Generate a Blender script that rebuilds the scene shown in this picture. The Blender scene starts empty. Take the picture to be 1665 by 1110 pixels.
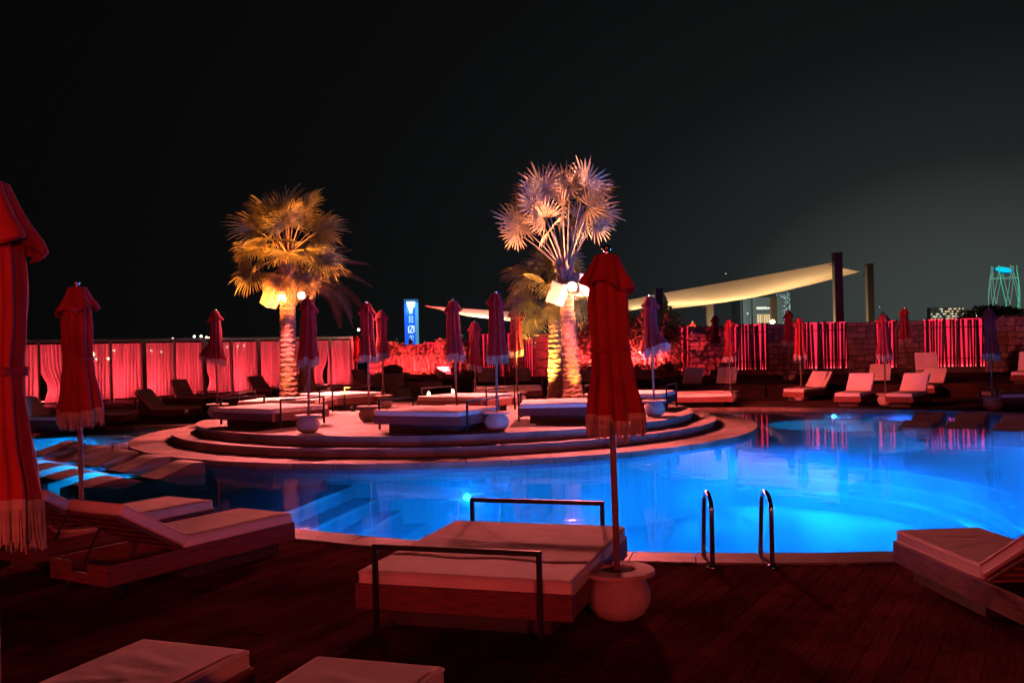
import bpy, bmesh, math, random
from mathutils import Vector, Matrix
from mathutils.geometry import tessellate_polygon

random.seed(7)
SC = bpy.context.scene
COL = SC.collection
PI = math.pi
R = math.radians

# ------------------------------------------------------------------ camera
F = 1560.0                      # focal length in pixels of the 1665 px wide photograph
CAM_H = 2.0
ROLL, PITCH = R(1.3), R(0.18)
cam = bpy.data.cameras.new('camera')
cam.sensor_width = 36.0
cam.lens = 36.0 * F / 1665.0
cam.clip_start, cam.clip_end = 0.1, 6000
camo = bpy.data.objects.new('camera', cam)
COL.objects.link(camo)
fwd = Vector((0, math.cos(PITCH), math.sin(PITCH)))
up0 = Vector((0, -math.sin(PITCH), math.cos(PITCH)))
rt0 = Vector((1, 0, 0))
rt = rt0 * math.cos(ROLL) - up0 * math.sin(ROLL)
up = rt0 * math.sin(ROLL) + up0 * math.cos(ROLL)
M = Matrix((rt, up, -fwd)).transposed().to_4x4()
M.translation = Vector((0, 0, CAM_H))
camo.matrix_world = M
SC.camera = camo

# ------------------------------------------------------------------ world: night sky with the glow of the city low on the right
w = bpy.data.worlds.new('World'); SC.world = w; w.use_nodes = True
nt = w.node_tree; nt.nodes.clear()
wo = nt.nodes.new('ShaderNodeOutputWorld'); bg = nt.nodes.new('ShaderNodeBackground')
tc = nt.nodes.new('ShaderNodeTexCoord')
sq = nt.nodes.new('ShaderNodeVectorMath'); sq.operation = 'MULTIPLY'; sq.inputs[1].default_value = (1, 1, 1.55)
nm = nt.nodes.new('ShaderNodeVectorMath'); nm.operation = 'NORMALIZE'
dt = nt.nodes.new('ShaderNodeVectorMath'); dt.operation = 'DOT_PRODUCT'
dt.inputs[1].default_value = Vector((math.sin(R(26)), math.cos(R(26)), 0.02)).normalized()
rp = nt.nodes.new('ShaderNodeValToRGB')
el = rp.color_ramp.elements
el[0].position = 0.0; el[0].color = (.0012, .0012, .0014, 1)
el[1].position = 1.0; el[1].color = (.044, .053, .050, 1)
for p, c in ((.60, (.0022, .0021, .0023, 1)), (.80, (.0032, .0034, .0037, 1)), (.92, (.0058, .0068, .0072, 1)), (.972, (.0135, .0165, .0165, 1))):
    e = el.new(p); e.color = c
L = nt.links.new
L(tc.outputs['Generated'], sq.inputs[0]); L(sq.outputs[0], nm.inputs[0]); L(nm.outputs[0], dt.inputs[0])
L(dt.outputs['Value'], rp.inputs[0]); L(rp.outputs[0], bg.inputs[0]); bg.inputs[1].default_value = 1.0
L(bg.outputs[0], wo.inputs[0])

SC.view_settings.view_transform = 'Standard'
try: SC.view_settings.look = 'None'
except Exception: pass
SC.view_settings.exposure = 0.0
SC.view_settings.gamma = 1.0
SC.view_settings.use_curve_mapping = False
SC.cycles.use_denoising = True
SC.cycles.max_bounces = 8
SC.cycles.diffuse_bounces = 3
SC.cycles.glossy_bounces = 3
SC.cycles.transparent_max_bounces = 12
SC.cycles.sample_clamp_indirect = 3.0
SC.cycles.caustics_reflective = False
SC.cycles.caustics_refractive = False

# ------------------------------------------------------------------ helpers
ORD = 'first second third fourth fifth sixth seventh eighth ninth tenth eleventh twelfth thirteenth fourteenth fifteenth sixteenth seventeenth eighteenth nineteenth twentieth 21st 22nd 23rd 24th 25th 26th 27th 28th 29th 30th'.split()
def hor(px): return 560.0 - math.tan(ROLL) * (px - 832.5)

def ray(px, py):
    d = rt * ((px - 832.5) / F) + up * ((555 - py) / F) + fwd
    return d
def G(px, py, z=0.0):           # where the sight line through a photo point meets the level z
    d = ray(px, py); t = (z - CAM_H) / d.z
    return Vector((d.x * t, d.y * t, z))
def AT(px, py, Y):              # the same at a distance Y
    d = ray(px, py); t = Y / d.y
    return Vector((d.x * t, Y, CAM_H + d.z * t))

MATS = {}
def mat(name, col, rough=.6, metal=0.0, vary=.12, nscale=6.0, bump=.0, bscale=40.0, emit=None, estr=0.0, spec=.5, stretch=None, trans=0.0):
    m = bpy.data.materials.new(name); m.use_nodes = True; m.diffuse_color = (*col, 1)
    t = m.node_tree; b = t.nodes['Principled BSDF']; l = t.links.new
    b.inputs['Roughness'].default_value = rough; b.inputs['Metallic'].default_value = metal
    b.inputs['Specular IOR Level'].default_value = spec
    co = t.nodes.new('ShaderNodeTexCoord'); mp = t.nodes.new('ShaderNodeMapping')
    if stretch: mp.inputs['Scale'].default_value = stretch
    l(co.outputs['Object'], mp.inputs[0])
    if vary > 0:
        n = t.nodes.new('ShaderNodeTexNoise'); n.inputs['Scale'].default_value = nscale; n.inputs['Detail'].default_value = 6
        l(mp.outputs[0], n.inputs['Vector'])
        r = t.nodes.new('ShaderNodeValToRGB')
        r.color_ramp.elements[0].position = .3; r.color_ramp.elements[1].position = .72
        r.color_ramp.elements[0].color = (*[c * (1 - vary * 1.6) for c in col], 1)
        r.color_ramp.elements[1].color = (*[min(1, c * (1 + vary)) for c in col], 1)
        l(n.outputs['Fac'], r.inputs[0])
        oi = t.nodes.new('ShaderNodeObjectInfo'); hv = t.nodes.new('ShaderNodeHueSaturation')
        mr = t.nodes.new('ShaderNodeMapRange'); mr.inputs['To Min'].default_value = 1 - vary; mr.inputs['To Max'].default_value = 1 + vary
        l(oi.outputs['Random'], mr.inputs[0]); l(mr.outputs[0], hv.inputs['Value']); l(r.outputs[0], hv.inputs['Color'])
        l(hv.outputs[0], b.inputs['Base Color'])
    else:
        b.inputs['Base Color'].default_value = (*col, 1)
    if bump > 0:
        n2 = t.nodes.new('ShaderNodeTexNoise'); n2.inputs['Scale'].default_value = bscale; n2.inputs['Detail'].default_value = 5
        l(mp.outputs[0], n2.inputs['Vector'])
        bp = t.nodes.new('ShaderNodeBump'); bp.inputs['Strength'].default_value = bump; bp.inputs['Distance'].default_value = .02
        l(n2.outputs['Fac'], bp.inputs['Height']); l(bp.outputs[0], b.inputs['Normal'])
    if emit:
        b.inputs['Emission Color'].default_value = (*emit, 1); b.inputs['Emission Strength'].default_value = estr
    if trans > 0:
        tr = t.nodes.new('ShaderNodeBsdfTranslucent'); tr.inputs[0].default_value = (*col, 1)
        mx = t.nodes.new('ShaderNodeMixShader'); mx.inputs[0].default_value = trans
        l(b.outputs[0], mx.inputs[1]); l(tr.outputs[0], mx.inputs[2]); l(mx.outputs[0], t.nodes['Material Output'].inputs[0])
    MATS[name] = m
    return m

mat('deck_wood', (.118, .033, .031), .92, spec=0.0, vary=.24, nscale=3.0, bump=.35, bscale=9, stretch=(1, 14, 1))
mat('ground_deck', (.05, .024, .02), .9, spec=.08, vary=.3, nscale=1.2, bump=.2, bscale=14)
mat('paving', (.32, .225, .19), .8, spec=.3, vary=.2, nscale=2.2, bump=.25, bscale=30)
mat('coping', (.17, .115, .095), .6, vary=.22, nscale=5, bump=.2, bscale=40)
mat('pool_tile', (.50, .66, .74), .5, vary=.06, nscale=3)
mat('step_edge', (.86, .92, .95), .5, vary=.05, nscale=3)  # paler than the pool tile so the strips look like lit risers
mat('wave_stone', (.34, .27, .24), .6, vary=.12, nscale=4, bump=.1, bscale=50)
mat('fabric_red', (.35, .016, .013), .9, vary=.16, nscale=5, bump=.25, bscale=120, trans=.08)
mat('fringe', (.46, .28, .19), .95, vary=.12, nscale=20)
mat('pole_wood', (.22, .12, .085), .5, vary=.2, nscale=8, stretch=(6, 6, 1))
mat('steel', (.62, .62, .64), .16, metal=1.0, vary=.04)
mat('dark_metal', (.014, .015, .015), .5, spec=.25, vary=.15, nscale=8)
mat('clay', (.50, .37, .31), .8, vary=.14, nscale=7, bump=.35, bscale=45)
mat('soil', (.03, .022, .018), .95, vary=.4, nscale=30, bump=.8, bscale=60)
mat('bed_wood', (.19, .060, .048), .7, spec=.2, vary=.25, nscale=4, bump=.25, bscale=10, stretch=(1.5, 1.5, 18))
mat('plinth_wood', (.05, .032, .028), .8, vary=.2)
mat('cushion', (.76, .62, .52), .9, vary=.06, nscale=3, bump=.15, bscale=9)
mat('towel_sheet', (.58, .47, .41), .95, vary=.08, nscale=4, bump=.3, bscale=8)
mat('palm_bark', (.36, .20, .13), .9, vary=.4, nscale=14, bump=.9, bscale=26, stretch=(1, 1, 3))
mat('silver_frond', (.50, .36, .24), .7, vary=.3, nscale=6, trans=.15)
mat('silver_stalk', (.22, .18, .14), .6, vary=.15, nscale=6)
mat('green_frond', (.22, .20, .075), .55, vary=.35, nscale=5, trans=.18)
mat('dry_frond', (.30, .19, .09), .8, vary=.3, nscale=6, trans=.12)
mat('leaf', (.19, .17, .08), .45, vary=.4, nscale=3, trans=.2)
mat('stem', (.14, .10, .065), .8, vary=.2)
mat('stone', (.30, .22, .19), .85, vary=.32, nscale=5, bump=.8, bscale=14)
mat('mortar', (.13, .10, .09), .95, vary=.2, bump=.5, bscale=30)
mat('bamboo', (.16, .10, .07), .6, vary=.35, nscale=5, stretch=(4, 4, .7))
mat('rail_grey', (.44, .40, .38), .6, vary=.1)
mat('post_dark', (.028, .026, .026), .6, vary=.15)
mat('concrete', (.30, .26, .21), .85, vary=.14, nscale=4, bump=.2, bscale=30)
mat('sail', (.66, .56, .43), .85, vary=.05, nscale=2, trans=.25)
mat('white_paint', (.50, .47, .44), .5, vary=.05)
mat('speaker_grille', (.40, .36, .34), .7, vary=.05)
mat('lens_red', (.9, .5, .45), .3, vary=0, emit=(1, .42, .32), estr=5)
mat('lens_yellow', (.9, .7, .3), .3, vary=0, emit=(1, .62, .12), estr=12)
mat('lens_blue', (.5, .8, .9), .3, vary=0, emit=(.05, .6, 1), estr=7)
mat('led_red', (.8, .05, .08), .4, vary=0, emit=(1, .02, .07), estr=1.1)
mat('led_hot', (.9, .2, .2), .4, vary=0, emit=(1, .08, .10), estr=3.0)
mat('lens_ground', (.9, .5, .45), .3, vary=0, emit=(1, .16, .16), estr=9)
mat('candle', (.9, .8, .6), .4, vary=0, emit=(1, .75, .45), estr=10)
mat('bulb_white', (.9, .9, .9), .4, vary=0, emit=(1, .92, .7), estr=6)
mat('bulb_green', (.9, .9, .8), .4, vary=0, emit=(.75, 1, .55), estr=6)
mat('bulb_warm', (.9, .9, .9), .4, vary=0, emit=(1, .72, .36), estr=14)
mat('facade', (.26, .29, .28), .8, vary=.08, nscale=.2)
mat('facade_dark', (.22, .24, .25), .6, vary=.1, nscale=.1)
mat('window_warm', (.4, .3, .2), .2, vary=0, emit=(1, .70, .32), estr=.75)
mat('window_cool', (.3, .4, .4), .2, vary=0, emit=(.62, .95, .92), estr=.42)
mat('window_white', (.4, .4, .35), .2, vary=0, emit=(.95, 1, .85), estr=.75)
mat('sign_blue', (.02, .1, .5), .3, vary=0, emit=(.012, .11, .72), estr=1.0)
mat('sign_cyan', (.2, .5, .6), .3, vary=0, emit=(.10, .42, .62), estr=.6)
mat('sign_white', (.8, .9, 1), .3, vary=0, emit=(.72, .9, 1), estr=1.25)
mat('sign_white_dim', (.8, .9, 1), .3, vary=0, emit=(.42, .66, .95), estr=.9)
mat('tower_rib', (.3, .5, .42), .5, vary=0, emit=(.20, .50, .36), estr=.5)
mat('tower_rib_green', (.1, .6, .4), .5, vary=0, emit=(.02, .75, .36), estr=.8)
mat('tower_disc', (.0, .5, .6), .4, vary=0, emit=(0, .60, .82), estr=1.15)
mat('tower_ring', (.0, .1, .3), .4, vary=0, emit=(0, .05, .22), estr=1.0)
mat('tree_leaf', (.05, .075, .035), .6, vary=.4, nscale=2, trans=.15)
mat('waterline', (.06, .16, .34), .3, vary=.2, nscale=9)
mat('star', (1, 1, 1), .5, vary=0, emit=(.85, 1, .95), estr=1.6)
mat('black_pot', (.02, .02, .02), .6, vary=.2)

def overlay(name, build):
    m = MATS[name]; t = m.node_tree; b = t.nodes['Principled BSDF']; old = b.inputs['Base Color'].links[0].from_socket
    g = t.nodes.new('ShaderNodeNewGeometry'); mul = t.nodes.new('ShaderNodeMix'); mul.data_type = 'RGBA'; mul.blend_type = 'MULTIPLY'; mul.inputs['Factor'].default_value = 1
    t.links.new(old, mul.inputs['A']); t.links.new(build(t, g.outputs['Position']), mul.inputs['B']); t.links.new(mul.outputs['Result'], b.inputs['Base Color'])
def wear(scale, lo, hi, stretch=(1, 1, 1)):
    def f(t, pos):
        mp = t.nodes.new('ShaderNodeMapping'); mp.inputs['Scale'].default_value = stretch
        n = t.nodes.new('ShaderNodeTexNoise'); n.inputs['Scale'].default_value = scale; n.inputs['Detail'].default_value = 7; n.inputs['Roughness'].default_value = .65
        r = t.nodes.new('ShaderNodeValToRGB'); r.color_ramp.elements[0].position = .36; r.color_ramp.elements[1].position = .68
        r.color_ramp.elements[0].color = (lo, lo, lo, 1); r.color_ramp.elements[1].color = (hi, hi, hi, 1)
        t.links.new(pos, mp.inputs[0]); t.links.new(mp.outputs[0], n.inputs['Vector']); t.links.new(n.outputs['Fac'], r.inputs[0]); return r.outputs[0]
    return f
overlay('deck_wood', wear(.9, .45, 1.25)); overlay('ground_deck', wear(.6, .6, 1.2)); overlay('paving', wear(.8, .68, 1.15)); overlay('coping', wear(1.3, .65, 1.15))
def mosaic(t, pos):
    br = t.nodes.new('ShaderNodeTexBrick'); br.offset = 0; br.inputs['Scale'].default_value = 1.0
    br.inputs['Brick Width'].default_value = .12; br.inputs['Row Height'].default_value = .12; br.inputs['Mortar Size'].default_value = .006
    br.inputs['Color1'].default_value = (1, 1, 1, 1); br.inputs['Color2'].default_value = (.88, .93, .97, 1); br.inputs['Mortar'].default_value = (.62, .7, .75, 1)
    t.links.new(pos, br.inputs['Vector']); return br.outputs['Color']
overlay('pool_tile', mosaic)

# sheer curtain: part cloth, part gap between its threads
m = bpy.data.materials.new('curtain'); m.use_nodes = True; t = m.node_tree; t.nodes.clear(); l = t.links.new
o_ = t.nodes.new('ShaderNodeOutputMaterial'); tr = t.nodes.new('ShaderNodeBsdfTranslucent'); df = t.nodes.new('ShaderNodeBsdfDiffuse')
tp = t.nodes.new('ShaderNodeBsdfTransparent'); a = t.nodes.new('ShaderNodeMixShader'); b_ = t.nodes.new('ShaderNodeMixShader')
co = t.nodes.new('ShaderNodeTexCoord'); mp = t.nodes.new('ShaderNodeMapping'); mp.inputs['Scale'].default_value = (7, 7, .25)
ns = t.nodes.new('ShaderNodeTexNoise'); ns.inputs['Scale'].default_value = 2.4; ns.inputs['Detail'].default_value = 4
mr = t.nodes.new('ShaderNodeMapRange'); mr.inputs['From Min'].default_value = .35; mr.inputs['From Max'].default_value = .7
mr.inputs['To Min'].default_value = .08; mr.inputs['To Max'].default_value = .42
l(co.outputs['Object'], mp.inputs[0]); l(mp.outputs[0], ns.inputs['Vector']); l(ns.outputs['Fac'], mr.inputs[0])
tr.inputs[0].default_value = (.80, .66, .64, 1); df.inputs[0].default_value = (.70, .60, .58, 1)
a.inputs[0].default_value = .35
l(tr.outputs[0], a.inputs[1]); l(df.outputs[0], a.inputs[2]); l(a.outputs[0], b_.inputs[1]); l(tp.outputs[0], b_.inputs[2]); l(mr.outputs[0], b_.inputs[0])
l(b_.outputs[0], o_.inputs[0]); MATS['curtain'] = m

# water: a clear sheet that mirrors more the flatter one looks at it, with slight ripples
m = bpy.data.materials.new('pool_water'); m.use_nodes = True; t = m.node_tree; t.nodes.clear(); l = t.links.new
o_ = t.nodes.new('ShaderNodeOutputMaterial'); fr = t.nodes.new('ShaderNodeFresnel'); fr.inputs[0].default_value = 1.22
tp = t.nodes.new('ShaderNodeBsdfTransparent'); tp.inputs[0].default_value = (.80, .95, 1, 1)
gl = t.nodes.new('ShaderNodeBsdfGlossy'); gl.inputs['Roughness'].default_value = .02; mx = t.nodes.new('ShaderNodeMixShader')
co = t.nodes.new('ShaderNodeTexCoord'); ns = t.nodes.new('ShaderNodeTexNoise'); ns.inputs['Scale'].default_value = 2.2; ns.inputs['Detail'].default_value = 3
bp = t.nodes.new('ShaderNodeBump'); bp.inputs['Strength'].default_value = .06; bp.inputs['Distance'].default_value = .05
l(co.outputs['Object'], ns.inputs['Vector']); l(ns.outputs['Fac'], bp.inputs['Height']); l(bp.outputs[0], gl.inputs['Normal'])
l(fr.outputs[0], mx.inputs[0]); l(tp.outputs[0], mx.inputs[1]); l(gl.outputs[0], mx.inputs[2]); l(mx.outputs[0], o_.inputs[0])
vs_ = t.nodes.new('ShaderNodeVolumePrincipled'); vs_.inputs['Color'].default_value = (.25, .75, 1, 1); vs_.inputs['Density'].default_value = .24
vs_.inputs['Anisotropy'].default_value = .2; vs_.inputs['Absorption Color'].default_value = (.2, .75, 1, 1)
l(vs_.outputs[0], o_.inputs['Volume'])
MATS['pool_water'] = m

def finish(name, bm, material, parent=None, smooth=False, kind=None):
    me = bpy.data.meshes.new(name)
    bm.normal_update(); bm.to_mesh(me); bm.free()
    if smooth: me.polygons.foreach_set('use_smooth', [True] * len(me.polygons))
    me.materials.append(MATS[material])
    return link(name, me, parent, kind)
def link(name, me, parent=None, kind=None):
    o = bpy.data.objects.new(name, me); COL.objects.link(o)
    if parent: o.parent = parent
    if kind: o['kind'] = kind
    return o
def raw(name, v, f, material, parent=None, smooth=False, kind=None):
    me = bpy.data.meshes.new(name); me.from_pydata([tuple(p) for p in v], [], f); me.update()
    if smooth: me.polygons.foreach_set('use_smooth', [True] * len(me.polygons))
    me.materials.append(MATS[material])
    return link(name, me, parent, kind)
def thing(name, label, cat, loc=(0, 0, 0), rz=0.0, group=None):
    o = bpy.data.objects.new(name, None); COL.objects.link(o); o.empty_display_size = .2
    o.location = loc; o.rotation_euler = (0, 0, rz)
    return tag(o, label, cat, group)
def tag(o, label, cat, group=None):
    o['label'] = label; o['category'] = cat
    if group: o['group'] = group
    return o
def kids(o): return [c for c in ALLKIDS.get(o.name, [])]
def copy_tree(o, parent=None):
    c = o.copy(); COL.objects.link(c)
    if parent: c.parent = parent
    for ch in o.children: copy_tree(ch, c)
    return c
def place(proto, used, loc, rz, label, cat, group, tilt=(0, 0), scale=1.0):
    if proto.name not in used: used.add(proto.name); o = proto
    else: o = copy_tree(proto)
    o.location = loc; o.rotation_euler = (tilt[0], tilt[1], rz); o.scale = (scale,) * 3
    return tag(o, label, cat, group)

def box(bm, x0, x1, y0, y1, z0, z1, bev=0.0, seg=1, mtx=None):
    r = bmesh.ops.create_cube(bm, size=1.0)
    vs = r['verts']
    for v in vs:
        v.co = Vector(((x0 + x1) / 2 + v.co.x * (x1 - x0), (y0 + y1) / 2 + v.co.y * (y1 - y0), (z0 + z1) / 2 + v.co.z * (z1 - z0)))
    if bev > 0:
        es = list({e for v in vs for e in v.link_edges})
        r2 = bmesh.ops.bevel(bm, geom=es, offset=bev, segments=seg, affect='EDGES', profile=.5)
        vs = list({v for f in r2['faces'] for v in f.verts} | {v for v in vs if v.is_valid})
    if mtx is not None: bmesh.ops.transform(bm, matrix=mtx, verts=vs)
    return vs
def tube(bm, pts, r, n=8, cap=True):
    pts = [Vector(p) for p in pts]
    rs = r if isinstance(r, (list, tuple)) else [r] * len(pts)
    rings = []; ref = None
    for i, p in enumerate(pts):
        d = (pts[min(i + 1, len(pts) - 1)] - pts[max(i - 1, 0)]).normalized()
        if ref is None:
            ref = d.orthogonal().normalized()
        s = (ref - d * ref.dot(d)).normalized(); ref = s
        u = d.cross(s)
        rings.append([bm.verts.new(p + (s * math.cos(2 * PI * k / n) + u * math.sin(2 * PI * k / n)) * rs[i]) for k in range(n)])
    for a_, b2 in zip(rings, rings[1:]):
        for k in range(n): bm.faces.new((a_[k], a_[(k + 1) % n], b2[(k + 1) % n], b2[k]))
    if cap:
        bm.faces.new(rings[0][::-1]); bm.faces.new(rings[-1])
def lathe(bm, prof, n=32, fn=None, cap=True):
    rings = []
    for j, (r, z) in enumerate(prof):
        ring = []
        for k in range(n):
            th = 2 * PI * k / n
            rr, zz, dx, dy = (r, z, 0, 0) if fn is None else fn(th, r, z)
            ring.append(bm.verts.new((rr * math.cos(th) + dx, rr * math.sin(th) + dy, zz)))
        rings.append(ring)
    for a_, b2 in zip(rings, rings[1:]):
        for k in range(n): bm.faces.new((a_[k], a_[(k + 1) % n], b2[(k + 1) % n], b2[k]))
    if cap:
        bm.faces.new(rings[0][::-1]); bm.faces.new(rings[-1])
    return rings
def B(): return bmesh.new()

def spot(name, loc, target, power, col, angle=120, blend=.6, radius=.06, parent=None):
    d = bpy.data.lights.new(name, 'SPOT'); d.energy = power; d.color = col; d.spot_size = R(angle); d.spot_blend = blend; d.shadow_soft_size = radius
    o = bpy.data.objects.new(name, d); COL.objects.link(o); o.location = loc
    o.rotation_euler = (Vector(target) - Vector(loc)).to_track_quat('-Z', 'Y').to_euler()
    return o
def point(name, loc, power, col, radius=.08):
    d = bpy.data.lights.new(name, 'POINT'); d.energy = power; d.color = col; d.shadow_soft_size = radius
    o = bpy.data.objects.new(name, d); COL.objects.link(o); o.location = loc
    return o

# ------------------------------------------------------------------ pool outline
TC = Vector((-1.6, 23.8)); TR = 7.35            # round terrace: centre, radius of its paved rim
near_ctrl = [(-17, 19.5), (-14, 17.0), (-10.3, 14.6), (-7, 12.75), (-4.6, 11.62), (-2.48, 10.62), (-1.09, 9.87), (1.1, 9.08), (3.44, 8.84), (6.2, 9.1), (9.2, 10.4), (11.8, 12.8),
             (13.6, 16), (14.4, 19.5), (13.6, 22.6), (11.4, 25.0), (8.2, 27.0), (6.2, 27.75), (4.75, 27.7)]
back_ctrl = [(-8.65, 25.95), (-10.4, 26.2), (-13, 26.6), (-16, 25.6), (-17.6, 22.8), (-17, 19.5)]
def catmull(P, step):
    P = [Vector((*p, 0)).to_2d() for p in P]; out = []
    for i in range(len(P) - 1):
        p0, p1, p2, p3 = P[max(i - 1, 0)], P[i], P[i + 1], P[min(i + 2, len(P) - 1)]
        n = max(2, round((p2 - p1).length / step))
        for k in range(n):
            t_ = k / n
            out.append(.5 * ((2 * p1) + (p2 - p0) * t_ + (2 * p0 - 5 * p1 + 4 * p2 - p3) * t_ ** 2 + (3 * p1 - p0 - 3 * p2 + p3) * t_ ** 3))
    out.append(P[-1]); return out
near = catmull(near_ctrl, .6); back = catmull(back_ctrl, .6)[:-1]
a0 = math.atan2(near[-1].y - TC.y, near[-1].x - TC.x); a1 = math.atan2(back[0].y - TC.y, back[0].x - TC.x) - 2 * PI
NA = 56
arc = [TC + Vector((math.cos(a0 + (a1 - a0) * k / NA), math.sin(a0 + (a1 - a0) * k / NA))) * TR for k in range(1, NA)]
OUT = near + arc + back                          # counter-clockwise
def offset(poly, d, closed=True):
    n = len(poly); res = []
    for i, p in enumerate(poly):
        a_, b2 = poly[i - 1], poly[(i + 1) % n]
        tg = (b2 - a_).normalized(); res.append(p + Vector((tg.y, -tg.x)) * d)
    return res
OUTER = offset(OUT, .38)
def inside(p, poly):
    c = False; j = len(poly) - 1
    for i in range(len(poly)):
        a_, b2 = poly[i], poly[j]
        if (a_.y > p[1]) != (b2.y > p[1]) and p[0] < (b2.x - a_.x) * (p[1] - a_.y) / (b2.y - a_.y) + a_.x: c = not c
        j = i
    return c
def sheet(name, loops, z, material, kind=None, parent=None):
    pts = [Vector((*p, 0)) for lp in loops for p in lp]
    tris = tessellate_polygon([[Vector((*p, 0)) for p in lp] for lp in loops])
    f = []
    for a_, b2, c in tris:
        if (pts[b2] - pts[a_]).cross(pts[c] - pts[a_]).z < 0: a_, c = c, a_
        f.append((a_, b2, c))
    return raw(name, [(p.x, p.y, z) for p in pts], f, material, parent, kind=kind)

WATER_Z = -.07
big = [Vector(p) for p in ((-900, -60), (900, -60), (900, 1500), (-900, 1500))]
ground = sheet('ground', [big, OUT], -.02, 'ground_deck', 'structure')
pool = raw('pool', [(p.x, p.y, -.02) for p in OUT] + [(p.x, p.y, -1.35) for p in OUT],
           [(i, i + len(OUT), (i + 1) % len(OUT) + len(OUT), (i + 1) % len(OUT)) for i in range(len(OUT))], 'pool_tile', kind='structure')
sheet('pool_floor', [OUT], -1.35, 'pool_tile', parent=pool)
WL = offset(OUT, -.004)
raw('waterline_band', [(p.x, p.y, -.025) for p in WL] + [(p.x, p.y, -.17) for p in WL], [(i, i + len(WL), (i + 1) % len(WL) + len(WL), (i + 1) % len(WL)) for i in range(len(WL))], 'waterline', pool)
WOUT = offset(OUT, .03)
def closed_water():
    tris = tessellate_polygon([[Vector((*p, 0)) for p in WOUT]]); n = len(WOUT); f = []
    P2 = [Vector((*p, 0)) for p in WOUT]
    for a_, b2, c in tris:
        if (P2[b2] - P2[a_]).cross(P2[c] - P2[a_]).z < 0: a_, c = c, a_
        f.append((a_, b2, c)); f.append((n + c, n + b2, n + a_))
    for i in range(n): f.append((i, n + i, n + (i + 1) % n, (i + 1) % n))
    return raw('water', [(p.x, p.y, WATER_Z) for p in WOUT] + [(p.x, p.y, -1.40) for p in WOUT], f, 'pool_water', kind='structure')
water = closed_water()

# coping stones, one block each, along every edge but the round terrace's
for seg in (near, back + [near[0]]):
    for i in range(len(seg) - 1):
        p, q = seg[i], seg[i + 1]
        def outn(k):
            j = OUT.index(seg[k]) if seg[k] in OUT else 0
            return OUTER[j]
        P_, Q_ = outn(i), outn(i + 1)
        d = (q - p) * (.006 / max((q - p).length, .01))
        v = []
        for z in (-.10, .014):
            for c in (p + d - (P_ - p) * .06, q - d - (Q_ - q) * .06, Q_ - d, P_ + d): v.append((c.x, c.y, z + (random.random() * .003 if z > 0 else 0)))
        raw('coping_stone', v, [(4, 5, 6, 7), (0, 1, 5, 4), (1, 2, 6, 5), (2, 3, 7, 6), (3, 0, 4, 7)], 'coping', pool)

# ledges, steps and spa inside the basin
V2 = lambda *p: Vector(p)
def block(name, poly, z0, z1, material, parent, holes=(), smooth=False):
    bm = B()
    loops = [poly, *holes]
    pts = [Vector((*p, 0)) for lp in loops for p in lp]
    tris = tessellate_polygon([[Vector((*p, 0)) for p in lp] for lp in loops])
    tv = [bm.verts.new((p.x, p.y, z1)) for p in pts]
    for a_, b2, c in tris:
        if (pts[b2] - pts[a_]).cross(pts[c] - pts[a_]).z < 0: a_, c = c, a_
        bm.faces.new((tv[a_], tv[b2], tv[c]))
    k = 0
    for lp in loops:
        n = len(lp); bv = [bm.verts.new((p[0], p[1], z0)) for p in lp]
        for i in range(n): bm.faces.new((tv[k + i], bv[i], bv[(i + 1) % n], tv[k + (i + 1) % n]))
        k += n
    return finish(name, bm, material, parent, smooth)
SPA = AT(1368, 683, 23.3).to_2d(); SPA_R = 1.72
LSPA = AT(92, 709, 23.2).to_2d(); LSPA_R = 1.75
lcirc = [LSPA + V2(math.cos(2 * PI * k / 36), math.sin(2 * PI * k / 36)) * LSPA_R for k in range(36)]
# left: a shallow ledge whose steps go down to the right
A_, B_ = V2(-3.95, 11.0), V2(-2.55, 17.6)
dirn = (B_ - A_).normalized(); nrm = V2(dirn.y, -dirn.x)
LEDGE = [V2(-20, 9), A_ - dirn * 1.5, B_ + dirn * 1.2, V2(-4, 30), V2(-20, 30)]
for k in range(4):
    a2, b2 = A_ - dirn * 1.5 + nrm * .42 * k, B_ + dirn * 1.2 + nrm * .42 * k
    poly = LEDGE[:1] + [a2, b2] + LEDGE[3:]
    s = block('ledge' if k == 0 else 'pool_step', poly, -1.4, -.36 - .22 * k, 'pool_tile', pool, holes=[lcirc[::-1]])
    bm = B(); z = -.36 - .22 * k
    a3, b3 = a2 - nrm * .05, b2 - nrm * .05
    vs = [bm.verts.new((p.x, p.y, z + .004)) for p in (a3, a2 + nrm * .004, b2 + nrm * .004, b3)] + [bm.verts.new((p.x, p.y, z - .05)) for p in (a2 + nrm * .004, b2 + nrm * .004)]
    bm.faces.new((vs[0], vs[1], vs[2], vs[3])); bm.faces.new((vs[1], vs[4], vs[5], vs[2]))
    finish('step_edge', bm, 'step_edge', pool)
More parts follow.
